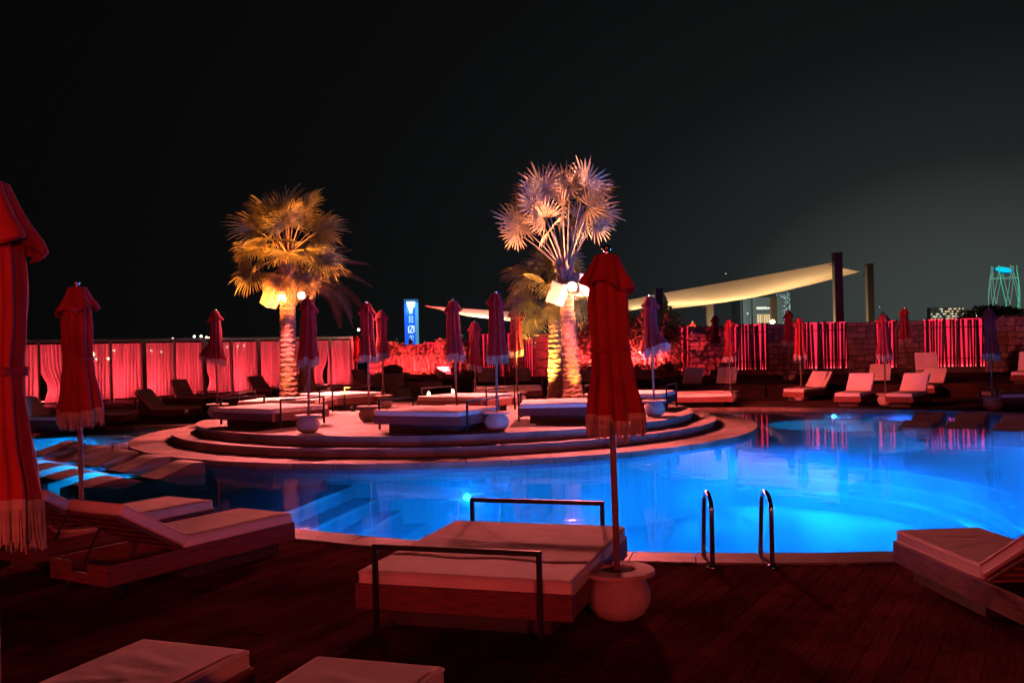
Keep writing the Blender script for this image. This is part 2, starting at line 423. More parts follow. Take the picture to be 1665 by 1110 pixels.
# right: curved ledge with two steps and a round spa let into it
LSP = None
arc_ctrl = [(3.2, 21.0), (5.4, 20.3), (7.3, 18.7), (8.1, 16.3), (7.6, 13.4), (6.6, 10.4), (6.0, 7.5)]
circ = [SPA + V2(math.cos(2 * PI * k / 40), math.sin(2 * PI * k / 40)) * SPA_R for k in range(40)]
for k in range(3):
    c = catmull(arc_ctrl, .45)
    cc = []
    for i, p in enumerate(c):
        tg = (c[min(i + 1, len(c) - 1)] - c[max(i - 1, 0)]).normalized()
        cc.append(p + V2(tg.y, -tg.x) * (.42 * k))
    poly = [V2(3.0, 32), *cc, V2(20, 7.5), V2(20, 32)] if k == 0 else [V2(2.9 - k * .02, 32.1 + k * .1), *cc, V2(20.1 + k * .1, 7.4 - k * .1), V2(20.1 + k * .1, 32.1 + k * .1)]
    poly = poly[::-1] if k < 0 else poly
    # outline must run counter-clockwise
    ar = sum(poly[i - 1].x * poly[i].y - poly[i].x * poly[i - 1].y for i in range(len(poly)))
    if ar < 0: poly = poly[::-1]
    z = -.62 - .22 * k
    block('ledge' if k == 0 else 'pool_step', poly, -1.4, z, 'pool_tile', pool, holes=[circ[::-1]])
    bm = B(); prev = None
    for p, q in zip(cc, [cc[min(i + 1, len(cc) - 1)] - cc[max(i - 1, 0)] for i in range(len(cc))]):
        tg = q.normalized(); n_ = V2(tg.y, -tg.x)
        row = [bm.verts.new((p.x - n_.x * .05, p.y - n_.y * .05, z + .004)), bm.verts.new((p.x + n_.x * .004, p.y + n_.y * .004, z + .004)), bm.verts.new((p.x + n_.x * .004, p.y + n_.y * .004, z - .05))]
        if prev:
            bm.faces.new((prev[0], prev[1], row[1], row[0])); bm.faces.new((prev[1], prev[2], row[2], row[1]))
        prev = row
    finish('step_edge', bm, 'step_edge', pool)
bm = B()
lathe(bm, [(SPA_R + .02, -1.0), (1.3, -.99), (1.28, -.86), (SPA_R + .02, -.85)], 40, cap=False)
bmesh.ops.translate(bm, verts=bm.verts, vec=(SPA.x, SPA.y, 0))
finish('spa_seat', bm, 'pool_tile', pool)
for c_, r_ in ((SPA, SPA_R), (LSPA, LSPA_R)):
    bm = B(); lathe(bm, [(r_ + .015, -.8), (r_ + .015, -.15), (r_ + .03, -.135), (r_ + .17, -.135), (r_ + .185, -.15), (r_ + .185, -.8)], 48, cap=False)
    bmesh.ops.translate(bm, verts=bm.verts, vec=(c_.x, c_.y, 0)); finish('spa_rim', bm, 'step_edge', pool)

# underwater lamps: housings on the pool wall and their light
BLUE = (.003, .185, 1.0)
CYAN = (.0, .33, 1.0)
def pool_lamp(p, tgt, power, col=BLUE, z=-.6, angle=122, show=True, tilt=.34, soft=.12):
    p = Vector((p[0], p[1], z)); hd = Vector((tgt[0] - p.x, tgt[1] - p.y, 0)).normalized(); d = (hd + Vector((0, 0, -tilt))).normalized(); tg = p + d
    spot('pool_light', p + d * .08, p + d * .08 + (tg - p), power * 1.3, col, angle, 1.0, soft)
    if show:
        bm = B(); lathe(bm, [(.02, .03), (.05, .026), (.06, .012), (.064, -.02)], 16)
        q = d.to_track_quat('Z', 'Y').to_matrix().to_4x4(); q.translation = p
        bmesh.ops.transform(bm, matrix=q, verts=bm.verts)
        finish('pool_lamp', bm, 'lens_blue', pool)
def on_arc(deg, r=TR + .04): return TC + V2(math.cos(R(deg)), math.sin(R(deg))) * r
for deg, pw in ((-98, 600), (-84, 380), (-68, 800), (-52, 850), (-36, 900), (-18, 900)):
    q = on_arc(deg); e = on_arc(deg, TR + 6)
    pool_lamp(q, e, pw, tilt=.15, show=deg == -84, soft=.12 if deg == -84 else .6, z=-.6 if deg == -84 else -.85)
for x_ in (-2.6, -1.7, -.8, .1, 1.0, 1.9, 2.8, 3.7, 4.6, 5.5):
    y_ = next(.5 * (p.y + q.y) for p, q in zip(near, near[1:]) if p.x <= x_ <= q.x + 1e-6) + .32
    pool_lamp((x_, y_), (x_ * .8, 17), 1500 if x_ > 0 else 1250, show=False, tilt=.48, soft=.5, angle=98)
for p, tg, pw in (((7.4, 13.6), (2, 14), 1700), ((7.5, 15.4), (2, 16), 1500), ((7.3, 17.2), (2, 17), 1700), ((6.2, 18.9), (2, 14), 1600), ((4.6, 19.9), (3, 13), 1400)):
    pool_lamp(p, tg, pw, show=False, tilt=.4, soft=.6)
for p, tg, pw in (((13.2, 16.0), (8, 16.5), 420), ((13.6, 19.8), (8, 19), 420), ((10.2, 25.5), (9, 19), 45), ((9.0, 12.0), (9, 20), 420)):
    pool_lamp(p, tg, pw * 11, show=False, tilt=.12, z=-.34, soft=.25, angle=150)
# back ledge, spa and left ledge
bp_ = AT(1356, 667, 26.6)
pool_lamp((bp_.x, 26.62), (bp_.x - .3, 20), 260, CYAN, z=-.2)
pool_lamp((SPA.x + .3, SPA.y + 1.2), (SPA.x, SPA.y - 3), 560, CYAN, z=-.45, show=False, tilt=.6)
pool_lamp((SPA.x - .3, SPA.y - 1.2), (SPA.x, SPA.y + 3), 560, CYAN, z=-.45, show=False, tilt=.6)

# ------------------------------------------------------------------ round terrace: paved rim, two steps, platform
terrace = raw('terrace', [], [], 'paving', kind='structure')
N_ = 60
for k in range(N_):
    b0, b1 = 2 * PI * k / N_ + .0012, 2 * PI * (k + 1) / N_ - .0012
    v = []
    for z in (-.1, .012):
        for rr in (6.3, TR + .05):
            for q in range(3):
                th = b0 + (b1 - b0) * q / 2
                v.append((TC.x + rr * math.cos(th), TC.y + rr * math.sin(th), z + (random.random() * .003 if z > 0 else 0)))
    f = [(6, 9, 10, 7), (7, 10, 11, 8), (3, 4, 10, 9), (4, 5, 11, 10), (0, 3, 9, 6), (5, 2, 8, 11)]
    raw('paving_slab', v, f, 'paving', terrace)
def disc_block(name, r, z0, z1, back, nose=.035):
    bm = B()
    def fn(th, rr, z):
        x, y = rr * math.cos(th), rr * math.sin(th)
        if y > 0: y *= back
        return (math.hypot(x, y), z, 0, 0)
    n = 128; prof = [(r - nose, z0), (r - nose, z1 - .055), (r, z1 - .05), (r, z1 - .012), (r - .012, z1)]
    rings = []
    for rr, z in prof:
        ring = []
        for k in range(n):
            th = 2 * PI * k / n; x, y = rr * math.cos(th), rr * math.sin(th)
            if y > 0: y *= back
            ring.append(bm.verts.new((TC.x + x, TC.y + y, z)))
        rings.append(ring)
    for a_, b2 in zip(rings, rings[1:]):
        for k in range(n): bm.faces.new((a_[k], a_[(k + 1) % n], b2[(k + 1) % n], b2[k]))
    bm.faces.new(rings[-1])
    return finish(name, bm, 'paving', terrace)
disc_block('step', 6.48, -.02, .168, 1.2)
disc_block('platform', 5.95, .15, .338, 1.28)
def nosing(r, z1, back, n):
    for k in range(n):
        b0, b1 = 2 * PI * k / n + .0009, 2 * PI * (k + 1) / n - .0009; v = []
        dz = random.random() * .002
        for z in (z1 - .055, z1 + .003 + dz):
            for rr in (r - .34, r + .006):
                for q in range(3):
                    th = b0 + (b1 - b0) * q / 2; x, y = rr * math.cos(th), rr * math.sin(th)
                    v.append((TC.x + x, TC.y + (y * back if y > 0 else y), z))
        raw('step_stone', v, [(6, 9, 10, 7), (7, 10, 11, 8), (3, 4, 10, 9), (4, 5, 11, 10), (0, 3, 9, 6), (5, 2, 8, 11)], 'paving', terrace)
nosing(6.48, .17, 1.2, 54); nosing(5.95, .34, 1.28, 50)

# ------------------------------------------------------------------ foreground deck of single planks
deck = raw('deck', [], [], 'deck_wood', kind='structure')
du, dv = V2(.5, .866), V2(.866, -.5)
PW = .135; cnt = 0; plank_me = {}
def on_deck(p):
    if not (3.4 < p.y < 14.5 and abs(p.x) < .56 * p.y + .8 and p.x < 6): return False
    if p.y > 9.6 and p.x > 0: return False
    return not inside(p, OUTER)
rows = []
for r_ in range(-122, 66):
    v0 = r_ * PW; u = -2.0; start = None; off = random.random() * 2.4; runs = []
    while u < 18:
        ok = all(on_deck(du * u + dv * (v0 + e)) for e in (-PW / 2, PW / 2))
        if ok and start is None: start = u
        if not ok and start is not None: runs.append((start, u - .03)); start = None
        u += .06
    for s0, s1 in runs:
        c = s0
        nxt = s0 + off
        while c < s1 - .15:
            e_ = min(nxt, s1)
            if s1 - e_ < .5: e_ = s1
            rows.append((v0, c, e_)); c = e_; nxt = e_ + 2.6
rows.sort(key=lambda t_: (t_[1] + t_[2]) * .433 - t_[0] * .5)
stuff = None
for i, (v0, u0, u1) in enumerate(rows):
    if u1 - u0 < .08: continue
    key = round((u1 - u0) * 20)
    Ln = u1 - u0 - .006
    if i < 300:
        me = plank_me.get(key)
        if me is None:
            bm = B(); box(bm, -Ln / 2, Ln / 2, -PW / 2 + .0015, PW / 2 - .0015, -.018, 0)
            top = [e for e in bm.edges if all(v.co.z > -.001 for v in e.verts)]
            bmesh.ops.bevel(bm, geom=top, offset=.002, segments=1, affect='EDGES')
            me = bpy.data.meshes.new('plank'); bm.to_mesh(me); bm.free(); me.materials.append(MATS['deck_wood']); plank_me[key] = me
        o = link('plank', me, deck)
        p = du * (u0 + u1) / 2 + dv * v0
        o.location = (p.x, p.y, random.random() * .003); o.rotation_euler = (0, 0, math.atan2(du.y, du.x) + (PI if random.random() < .5 else 0))
    else:
        if stuff is None: stuff = B()
        mt = Matrix.Translation((*(du * (u0 + u1) / 2 + dv * v0), 0)) @ Matrix.Rotation(math.atan2(du.y, du.x), 4, 'Z')
        box(stuff, -Ln / 2, Ln / 2, -PW / 2 + .004, PW / 2 - .004, -.018, 0, mtx=mt)
if stuff: finish('far_plank', stuff, 'deck_wood', deck, kind='stuff')

# back terrace one step up, with its riser, under the right wall
BZ = .40
bt = [V2(4.6, 34.0), V2(9.0, 33.0), V2(11.0, 32.2), V2(30, 26.5), V2(40, 40), V2(10, 60), V2(-6, 56), V2(-6, 40)]
bm_o = block('back_terrace', bt, -.02, BZ, 'ground_deck', None); bm_o['kind'] = 'structure'

# ------------------------------------------------------------------ palm and flood light sources
PINK = (1.0, .185, .175)
REDC = (1.0, .08, .10)
PL = Vector((-6.35, 27.2, .34)); PL2 = Vector((-6.0, 28.4, .34))
PR = AT(933, 640, 25.6); PR.z = .34
PRB = AT(907, 640, 26.6); PRB.z = .34

# ------------------------------------------------------------------ parasols (closed) and their planters
def smooth_prof(ctrl, n):
    out = []
    for i in range(n + 1):
        t_ = i / n * (len(ctrl) - 1); k = min(int(t_), len(ctrl) - 2); f_ = t_ - k; f_ = f_ * f_ * (3 - 2 * f_) * .5 + f_ * .5
        out.append(tuple(ctrl[k][q] * (1 - f_) + ctrl[k + 1][q] * f_ for q in (0, 1)))
    return out
UMB = {}
def make_parasol(var, seed, fringe=True):
    rnd = random.Random(seed)
    root = bpy.data.objects.new('parasol', None); COL.objects.link(root)
    bm = B(); tube(bm, [(0, 0, .30), (0, 0, 2.66)], .024, 10); finish('pole', bm, 'pole_wood', root, True)
    bm = B(); lathe(bm, [(.012, 2.64), (.03, 2.655), (.016, 2.67), (.034, 2.69), (.036, 2.705), (.02, 2.72), (.004, 2.725)], 14)
    finish('finial', bm, 'steel', root, True)
    prof = {'waist': [(.06, 2.62), (.115, 2.46), (.133, 2.30), (.13, 2.12), (.122, 1.96), (.128, 1.84), (.150, 1.66), (.172, 1.50), (.172, 1.46)],
            'straight': [(.06, 2.62), (.115, 2.46), (.135, 2.25), (.14, 2.05), (.14, 1.88), (.145, 1.74), (.165, 1.62), (.178, 1.50), (.175, 1.46)],
            'blown': [(.06, 2.62), (.115, 2.46), (.13, 2.25), (.13, 2.08), (.135, 1.92), (.155, 1.78), (.195, 1.64), (.225, 1.52), (.22, 1.49)]}[var]
    ph = [rnd.uniform(-.16, .16) for _ in range(8)]; dep = [rnd.uniform(.6, 1.25) for _ in range(8)]; hem = [rnd.uniform(-.035, .035) for _ in range(8)]
    def pleat(th, amp):
        k = th / (2 * PI) * 8; i = int(k) % 8; x = k - int(k)
        x = min(max(x + ph[i] * math.sin(PI * x), 0), 1)
        s = abs(math.sin(PI * x)); wv = s ** .75
        wv2 = .13 * math.sin(3 * 2 * PI * x + i)
        return 1 + amp * (dep[i] * (wv - .62) + wv2)
    def fn(th, r, z):
        tt = (2.62 - z) / 1.16
        amp = .14 + .46 * tt if var != 'waist' else .20 + .34 * abs(tt - .55) + .22 * tt
        rr = r * pleat(th, amp)
        dx = .018 * tt * math.sin(seed * 1.7 + tt * 3); dy = .018 * tt * math.cos(seed * 2.3 + tt * 2.2)
        rr *= 1 + .05 * tt * math.sin(th * 2 + seed) + .02 * math.sin(z * 21 + th * 3 + seed)
        if var == 'blown' and z < 2.0:
            g = ((2.0 - z) / .5); rr *= 1 + .38 * g * max(0, math.cos(th)) ** 1.5; dx += .05 * g
            z += .09 * g * math.cos(th)
        k = th / (2 * PI) * 8; z2 = z + (hem[int(k) % 8] * tt * tt)
        return rr, z2, dx, dy
    P = smooth_prof(prof, 34)
    bm = B(); rings = lathe(bm, P, 112, fn, cap=False)
    bm.faces.new(rings[0][::-1])
    hemring = [v.co.copy() for v in rings[-1]]
    finish('canopy', bm, 'fabric_red', root, True)
    # top flap over the vent, its hem hanging free
    def fl(th, r, z):
        t_ = (2.67 - z) / .24
        wob = 1 + (.08 + .24 * t_) * (abs(math.sin(4 * th + ph[0])) - .6) * (1 if t_ > .2 else t_ * 5)
        return r * wob, z - .05 * max(0, t_ - .6) * math.cos(4 * th + ph[1] * 4) + (.03 * t_ * math.cos(th - seed)), 0, 0
    bm = B(); lathe(bm, smooth_prof([(.028, 2.66), (.085, 2.652), (.105, 2.60), (.142, 2.52), (.182, 2.455), (.192, 2.425), (.172, 2.412)], 16), 64, fl, cap=False)
    finish('top_flap', bm, 'fabric_red', root, True)
    # tie strap at the waist
    zt = 1.96 if var == 'waist' else 1.9
    bm = B(); lathe(bm, [(.128, zt - .018), (.14, zt - .016), (.14, zt + .016), (.128, zt + .018)], 40, lambda th, r, z: (r * (1 + .05 * math.sin(8 * th)), z, 0, 0), cap=False)
    if var == 'waist': finish('tie_strap', bm, 'fabric_red', root, True)
    else: bm.free()
    if fringe:
        v = []; f = []
        n = len(hemring)
        for i in range(n * 3):
            p = hemring[(i // 3) % n].lerp(hemring[(i // 3 + 1) % n], (i % 3) / 3)
            q = hemring[(i // 3 + 1) % n]
            d = (q - hemring[(i // 3) % n]); d.z = 0
            if d.length < 1e-5: continue
            d.normalize(); out = Vector((p.x, p.y, 0)).normalized()
            wd = rnd.uniform(.0018, .0036); Ln = .155 * rnd.uniform(.82, 1.08); sw = rnd.uniform(-.008, .008); so = rnd.uniform(-.006, .008)
            b0 = len(v); top = Vector((p.x, p.y, p.z + .012)) + out * .003
            for t_ in (0, .35, .7, 1):
                c = top + d * sw * t_ * t_ + out * (so * t_) + Vector((0, 0, -Ln * t_))
                v += [c - d * wd, c + d * wd]
            for k in range(3): f.append((b0 + 2 * k, b0 + 2 * k + 1, b0 + 2 * k + 3, b0 + 2 * k + 2))
        raw('fringe', v, f, 'fringe', root)
        bm = B(); row = []
        for p in hemring:
            out = Vector((p.x, p.y, 0)).normalized()
            row.append((bm.verts.new(Vector(p) + out * .004 + Vector((0, 0, .022))), bm.verts.new(Vector(p) + out * .005 + Vector((0, 0, -.016)))))
        for i in range(len(row)): bm.faces.new((row[i][0], row[i - 1][0], row[i - 1][1], row[i][1]))
        finish('hem_band', bm, 'fringe', root, True)
    return root
for var, sds in (('waist', (3, 21, 34)), ('straight', (5, 26, 41)), ('blown', (9,))): UMB[var] = [make_parasol(var, sd_) for sd_ in sds]

def make_planter():
    root = bpy.data.objects.new('planter', None); COL.objects.link(root)
    bm = B(); lathe(bm, [(.085, 0), (.135, .008), (.185, .04), (.218, .09), (.236, .15), (.234, .20), (.214, .25), (.185, .285), (.165, .316)], 40)
    finish('bowl', bm, 'clay', root, True)
    bm = B(); lathe(bm, [(.19, .312), (.262, .320), (.270, .328), (.270, .348), (.264, .355), (.13, .356), (.125, .335)], 44, cap=False)
    finish('rim', bm, 'clay', root)
    bm = B(); lathe(bm, [(.13, .325), (.13, .340), (.06, .352), (.005, .35)], 20); finish('soil', bm, 'soil', root)
    return root
PLANTER = make_planter()
used = set()
# x and y of the finial in the photograph, floor height, variant, turn, words for the label, tilt, (planter distance override), planter words
UL = [
 (992, 398, 0, 'waist', .5, 'tall red fringed parasol, closed, in the planter beside the foreground daybed', (0, -.012), 6.98, 'large round clay planter at the corner of the foreground daybed'),
 (-27, 262, 0, 'waist', 2.2, 'bright red fringed parasol cut by the left edge of the photo, closest of all', (0, .012), 3.45, None),
 (125, 455, 0, 'waist', 3.6, 'dark red fringed parasol, closed, rising behind the reclined pair of loungers', (0, 0), 9.3, 'round clay planter half hidden under the raised lounger backrest'),
 (350, 503, .34, 'blown', 3.0, 'red parasol with wind-blown hem at the left rim of the round terrace', (0, 0), 23.9, 'round planter at the left rim of the terrace'),
 (290, 550, -.02, 'straight', 1, 'small dark parasol, left one of a close pair before the curtains', (0, 0), None, None),
 (300, 548, -.02, 'straight', 2, 'small dark parasol, right one of a close pair before the curtains', (0, 0), None, None),
 (497, 487, .34, 'straight', .3, 'dark parasol without visible fringe standing in front of the left palm', (0, 0), 19.1, 'round planter before the bed in front of the left palm'),
 (512, 546, -.02, 'straight', 4, 'small dark parasol peeping out right of the left palm trunks', (0, 0), None, None),
 (428, 553, -.02, 'waist', 1, 'faint red parasol merging with the pink curtain left of the left palm', (0, 0), None, None),
 (549, 550, -.02, 'waist', 2, 'slim red parasol alone before the curtain right of the left palm', (0, 0), None, None),
 (579, 544, -.02, 'waist', 3, 'small red parasol half behind the grey fringed one', (0, 0), None, None),
 (596, 489, .34, 'waist', 1.4, 'purple-grey parasol with pale fringe, in a planter mid terrace', (0, 0), 21.6, 'round planter standing free between the two front beds'),
 (621, 505, .34, 'waist', 2.7, 'bright pink lit parasol next to the blue glowing sign', (0, 0), 26.4, 'pink lit planter at the end of the orange lit bed'),
 (668, 550, -.02, 'straight', 1, 'striped dark parasol directly below the blue glowing sign', (0, 0), None, None),
 (739, 486, .34, 'straight', 2.2, 'dark parasol with bluish white fringe left of the tallest grey one', (0, 0), 21.2, 'planter hidden behind the front centre bed with only its rim showing'),
 (770, 520, -.02, 'waist', 5, 'dim red parasol far behind, between the two dark grey parasols', (0, 0), None, None),
 (803, 473, .34, 'straight', 4.0, 'tallest dark grey parasol, in the pale planter at the front of the terrace', (0, 0), 18.7, 'pale bluish planter at the front edge of the terrace'),
 (820, 527, -.02, 'waist', 3, 'dim red parasol just left of the bright pink one by the right palm', (0, 0), None, None),
 (838, 501, .34, 'straight', 1.1, 'bright pink pleated parasol just left of the right palm', (0, 0), 26.6, 'pink lit planter left of the right palm'),
 (1060, 486, .34, 'blown', -.5, 'parasol blown open to one side, pink and purple, right of the tall red one', (0, -.01), 21.3, 'pale round planter at the right rim of the terrace'),
 (1128, 522, .38, 'waist', 1, 'faint red parasol before the stone wall, leftmost on the raised terrace', (0, 0), None, None),
 (1161, 511, .38, 'straight', 2, 'dark red parasol without fringe beside the white-fringed one', (0, 0), None, None),
 (1184, 517, -.02, 'waist', 3, 'red parasol with bright white fringe left of the first bamboo screen', (0, 0), None, 'low planter near the pool behind the pair of loungers'),
 (1281, 503, .38, 'straight', .5, 'dark parasol high against the wall between two bamboo screens', (0, 0), None, 'round planter on the raised terrace with a side table'),
 (1300, 514, -.02, 'straight', 1.7, 'brownish parasol with white fringe before the second bamboo screen', (0, 0), None, 'round planter in front of the second bamboo screen'),
 (1437, 507, -.02, 'straight', 3, 'parasol with white fringe in front of the narrow bamboo screen', (0, 0), None, None),
 (1470, 498, .38, 'straight', 2, 'dark red parasol just right of the narrow bamboo screen', (0, 0), None, None),
 (1610, 499, -.02, 'waist', 1, 'parasol with white fringe at the right end of the widest bamboo screen', (0, 0), None, None),
]
pu = set(); UCOUNT = {}
for (px, py, z0, var, rz, lab, tilt, D, plab) in UL:
    if D is None: D = F * (.72 + z0) / (hor(px) - py)
    p = AT(px, 300, D); top = AT(px, py, D)
    # a vertical pole: foot below the finial
    loc = Vector((top.x, top.y, z0))
    sc = (top.z - z0) / 2.725 if D < 10 else 1.0
    sc = min(max(sc, .93), 1.07)
    vi = UCOUNT.get(var, 0); UCOUNT[var] = vi + 1; rr_ = random.Random(px)
    if D > 12: tilt = (rr_.uniform(-.022, .022), rr_.uniform(-.022, .022))
    place(UMB[var][vi % len(UMB[var])], used, loc, rz, lab, 'parasol', 'closed parasols around the pool', tilt, sc)
    q = place(PLANTER, pu, loc, rz, plab or 'round planter holding the ' + lab.replace(',', ''), 'planter', 'round planters holding parasols')
for q in [o for o in COL.objects if o.get('category') == 'planter']:
    ws = q['label'].split()
    if len(ws) > 16: q['label'] = ' '.join(ws[:16])

# ------------------------------------------------------------------ daybeds
def piping(parent, x0, x1, y0, y1, z, r=.007, material='cushion', mtx=None):
    bm = B(); c = .03; pts = []
    for cx, cy, a_ in ((x1 - c, y1 - c, 0), (x0 + c, y1 - c, PI / 2), (x0 + c, y0 + c, PI), (x1 - c, y0 + c, 1.5 * PI)):
        for q in range(4): an = a_ + q * PI / 6; pts.append((cx + c * math.cos(an), cy + c * math.sin(an), z))
    pts.append(pts[0]); tube(bm, pts, r, 5, cap=False)
    if mtx is not None: bmesh.ops.transform(bm, matrix=mtx, verts=bm.verts)
    finish('piping', bm, material, parent, True)
def make_daybed(near=True):
    root = bpy.data.objects.new('daybed', None); COL.objects.link(root)
    W, Ln = .79, .98
    bm = B(); box(bm, -W + .2, W - .2, -Ln + .2, Ln - .2, 0, .165); finish('plinth', bm, 'plinth_wood', root)
    for s in (-1, 1):
        bm = B(); box(bm, -W, W, s * Ln - .0175, s * Ln + .0175, .16, .335, .004); finish('frame_board', bm, 'bed_wood', root)
        bm = B(); box(bm, s * (W - .0185) - .0165, s * (W - .0185) + .0165, -Ln + .018, Ln - .018, .162, .333, .004); finish('frame_board', bm, 'bed_wood', root)
    bm = B(); box(bm, -W + .036, W - .036, -Ln + .02, Ln - .02, .25, .31); finish('bed_base', bm, 'plinth_wood', root)
    bm = B(); box(bm, -W + .01, W - .01, -Ln + .012, Ln - .012, .312, .42, .022, 3)
    for v in bm.verts:
        if v.co.z > .4: v.co.z += .004 * math.sin(v.co.x * 3 + v.co.y * 2)
    mt = finish('mattress', bm, 'cushion', root, False)
    piping(mt, -W + .008, W - .008, -Ln + .01, Ln - .01, .405); piping(mt, -W + .008, W - .008, -Ln + .01, Ln - .01, .328)
    # wrinkled sheet spread over the far two thirds
    nx, ny = 46, 46; v = []; f = []
    rnd = random.Random(4)
    fold = [(rnd.uniform(-.6, .6), rnd.uniform(-.3, .9), rnd.uniform(0, PI), rnd.uniform(.3, .7)) for _ in range(9)]
    def hgt(x, y):
        h = 0
        for (fx, fy, an, ln) in fold:
            u = (x - fx) * math.cos(an) + (y - fy) * math.sin(an); q = -(x - fx) * math.sin(an) + (y - fy) * math.cos(an)
            h += .008 * math.exp(-(q / .020) ** 2) * math.exp(-(u / ln) ** 2 * 3)
        return h
    x0, x1, y0, y1 = -W + .035, W - .02, -.42, Ln - .03
    for j in range(ny + 1):
        for i in range(nx + 1):
            x = x0 + (x1 - x0) * i / nx; y = y0 + (y1 - y0) * j / ny + (.03 * math.sin(i * .3) if j == 0 else 0)
            v.append((x, y, .4285 + hgt(x, y)))
    for j in range(ny):
        for i in range(nx):
            k = j * (nx + 1) + i; f.append((k, k + 1, k + nx + 2, k + nx + 1))
    raw('sheet', v, f, 'towel_sheet', root, True)
    for s in (-1, 1):
        bm = B(); y = s * (Ln + .035); h = .592; t_ = .017
        box(bm, -.62 - t_, -.62 + t_, y - t_, y + t_, .03, h, .003); box(bm, .575 - t_, .575 + t_, y - t_, y + t_, .03, h, .003)
        box(bm, -.62 - t_, .575 + t_, y - t_ + .0015, y + t_ - .0015, h - .002, h + .034, .003)
        finish('end_rail', bm, 'dark_metal', root)
    return root
BED = make_daybed(); bu = set()
bed = lambda x, y, z, an, lab: place(BED, bu, (x, y, z), an, lab, 'daybed', 'square daybeds with metal end rails')
ax = lambda x, y: math.atan2(y, x) - PI / 2
# foreground bed from its photographed corners
fc = [G(577, 928, .42), G(930, 948, .42), G(1016, 856, .42), G(742, 845, .42)]
ctr = (fc[0] + fc[1] + fc[2] + fc[3]) / 4
dr = ((fc[3] + fc[2]) - (fc[0] + fc[1]))
bed(ctr.x, ctr.y, 0, ax(dr.x, dr.y), 'wide wooden daybed in the foreground at the pool edge beside a clay planter')
bed(-5.35, 21.2, .34, ax(.8, -.6), 'daybed at the left front of the terrace with a planter before its corner')
bed(-1.5, 19.1, .34, ax(.88, -.47), 'daybed at the front centre of the terrace between two round planters')
bed(-5.7, 24.1, .34, ax(1, -.08), 'brightly pink lit daybed behind the left front one, below the left palm')
bed(-4.75, 26.7, .34, ax(.67, -.74), 'orange lit daybed right of the left palm with a planter at its end')
bed(-1.15, 24.1, .34, ax(.82, -.57), 'pink daybed behind the front centre one with candle lights behind it')
bed(-.15, 28.4, .34, ax(1, 0), 'rearmost daybed on the terrace, left of the right palm')
bed(1.15, 20.7, .34, ax(1, -.05), 'daybed with a dark underside in front of the right palm')
bed(2.9, 23.7, .34, ax(.92, -.35), 'daybed at the right of the terrace behind the wind-blown parasol')
bed(5.6, 29.5, -.02, ax(1, -.05), 'pink daybed on the lower deck just right of the round terrace')
p = AT(1690, 668, 25.2); bed(p.x + .1, 25.9, -.02, ax(1, -.12), 'daybed at the right edge of the photo behind the pool')

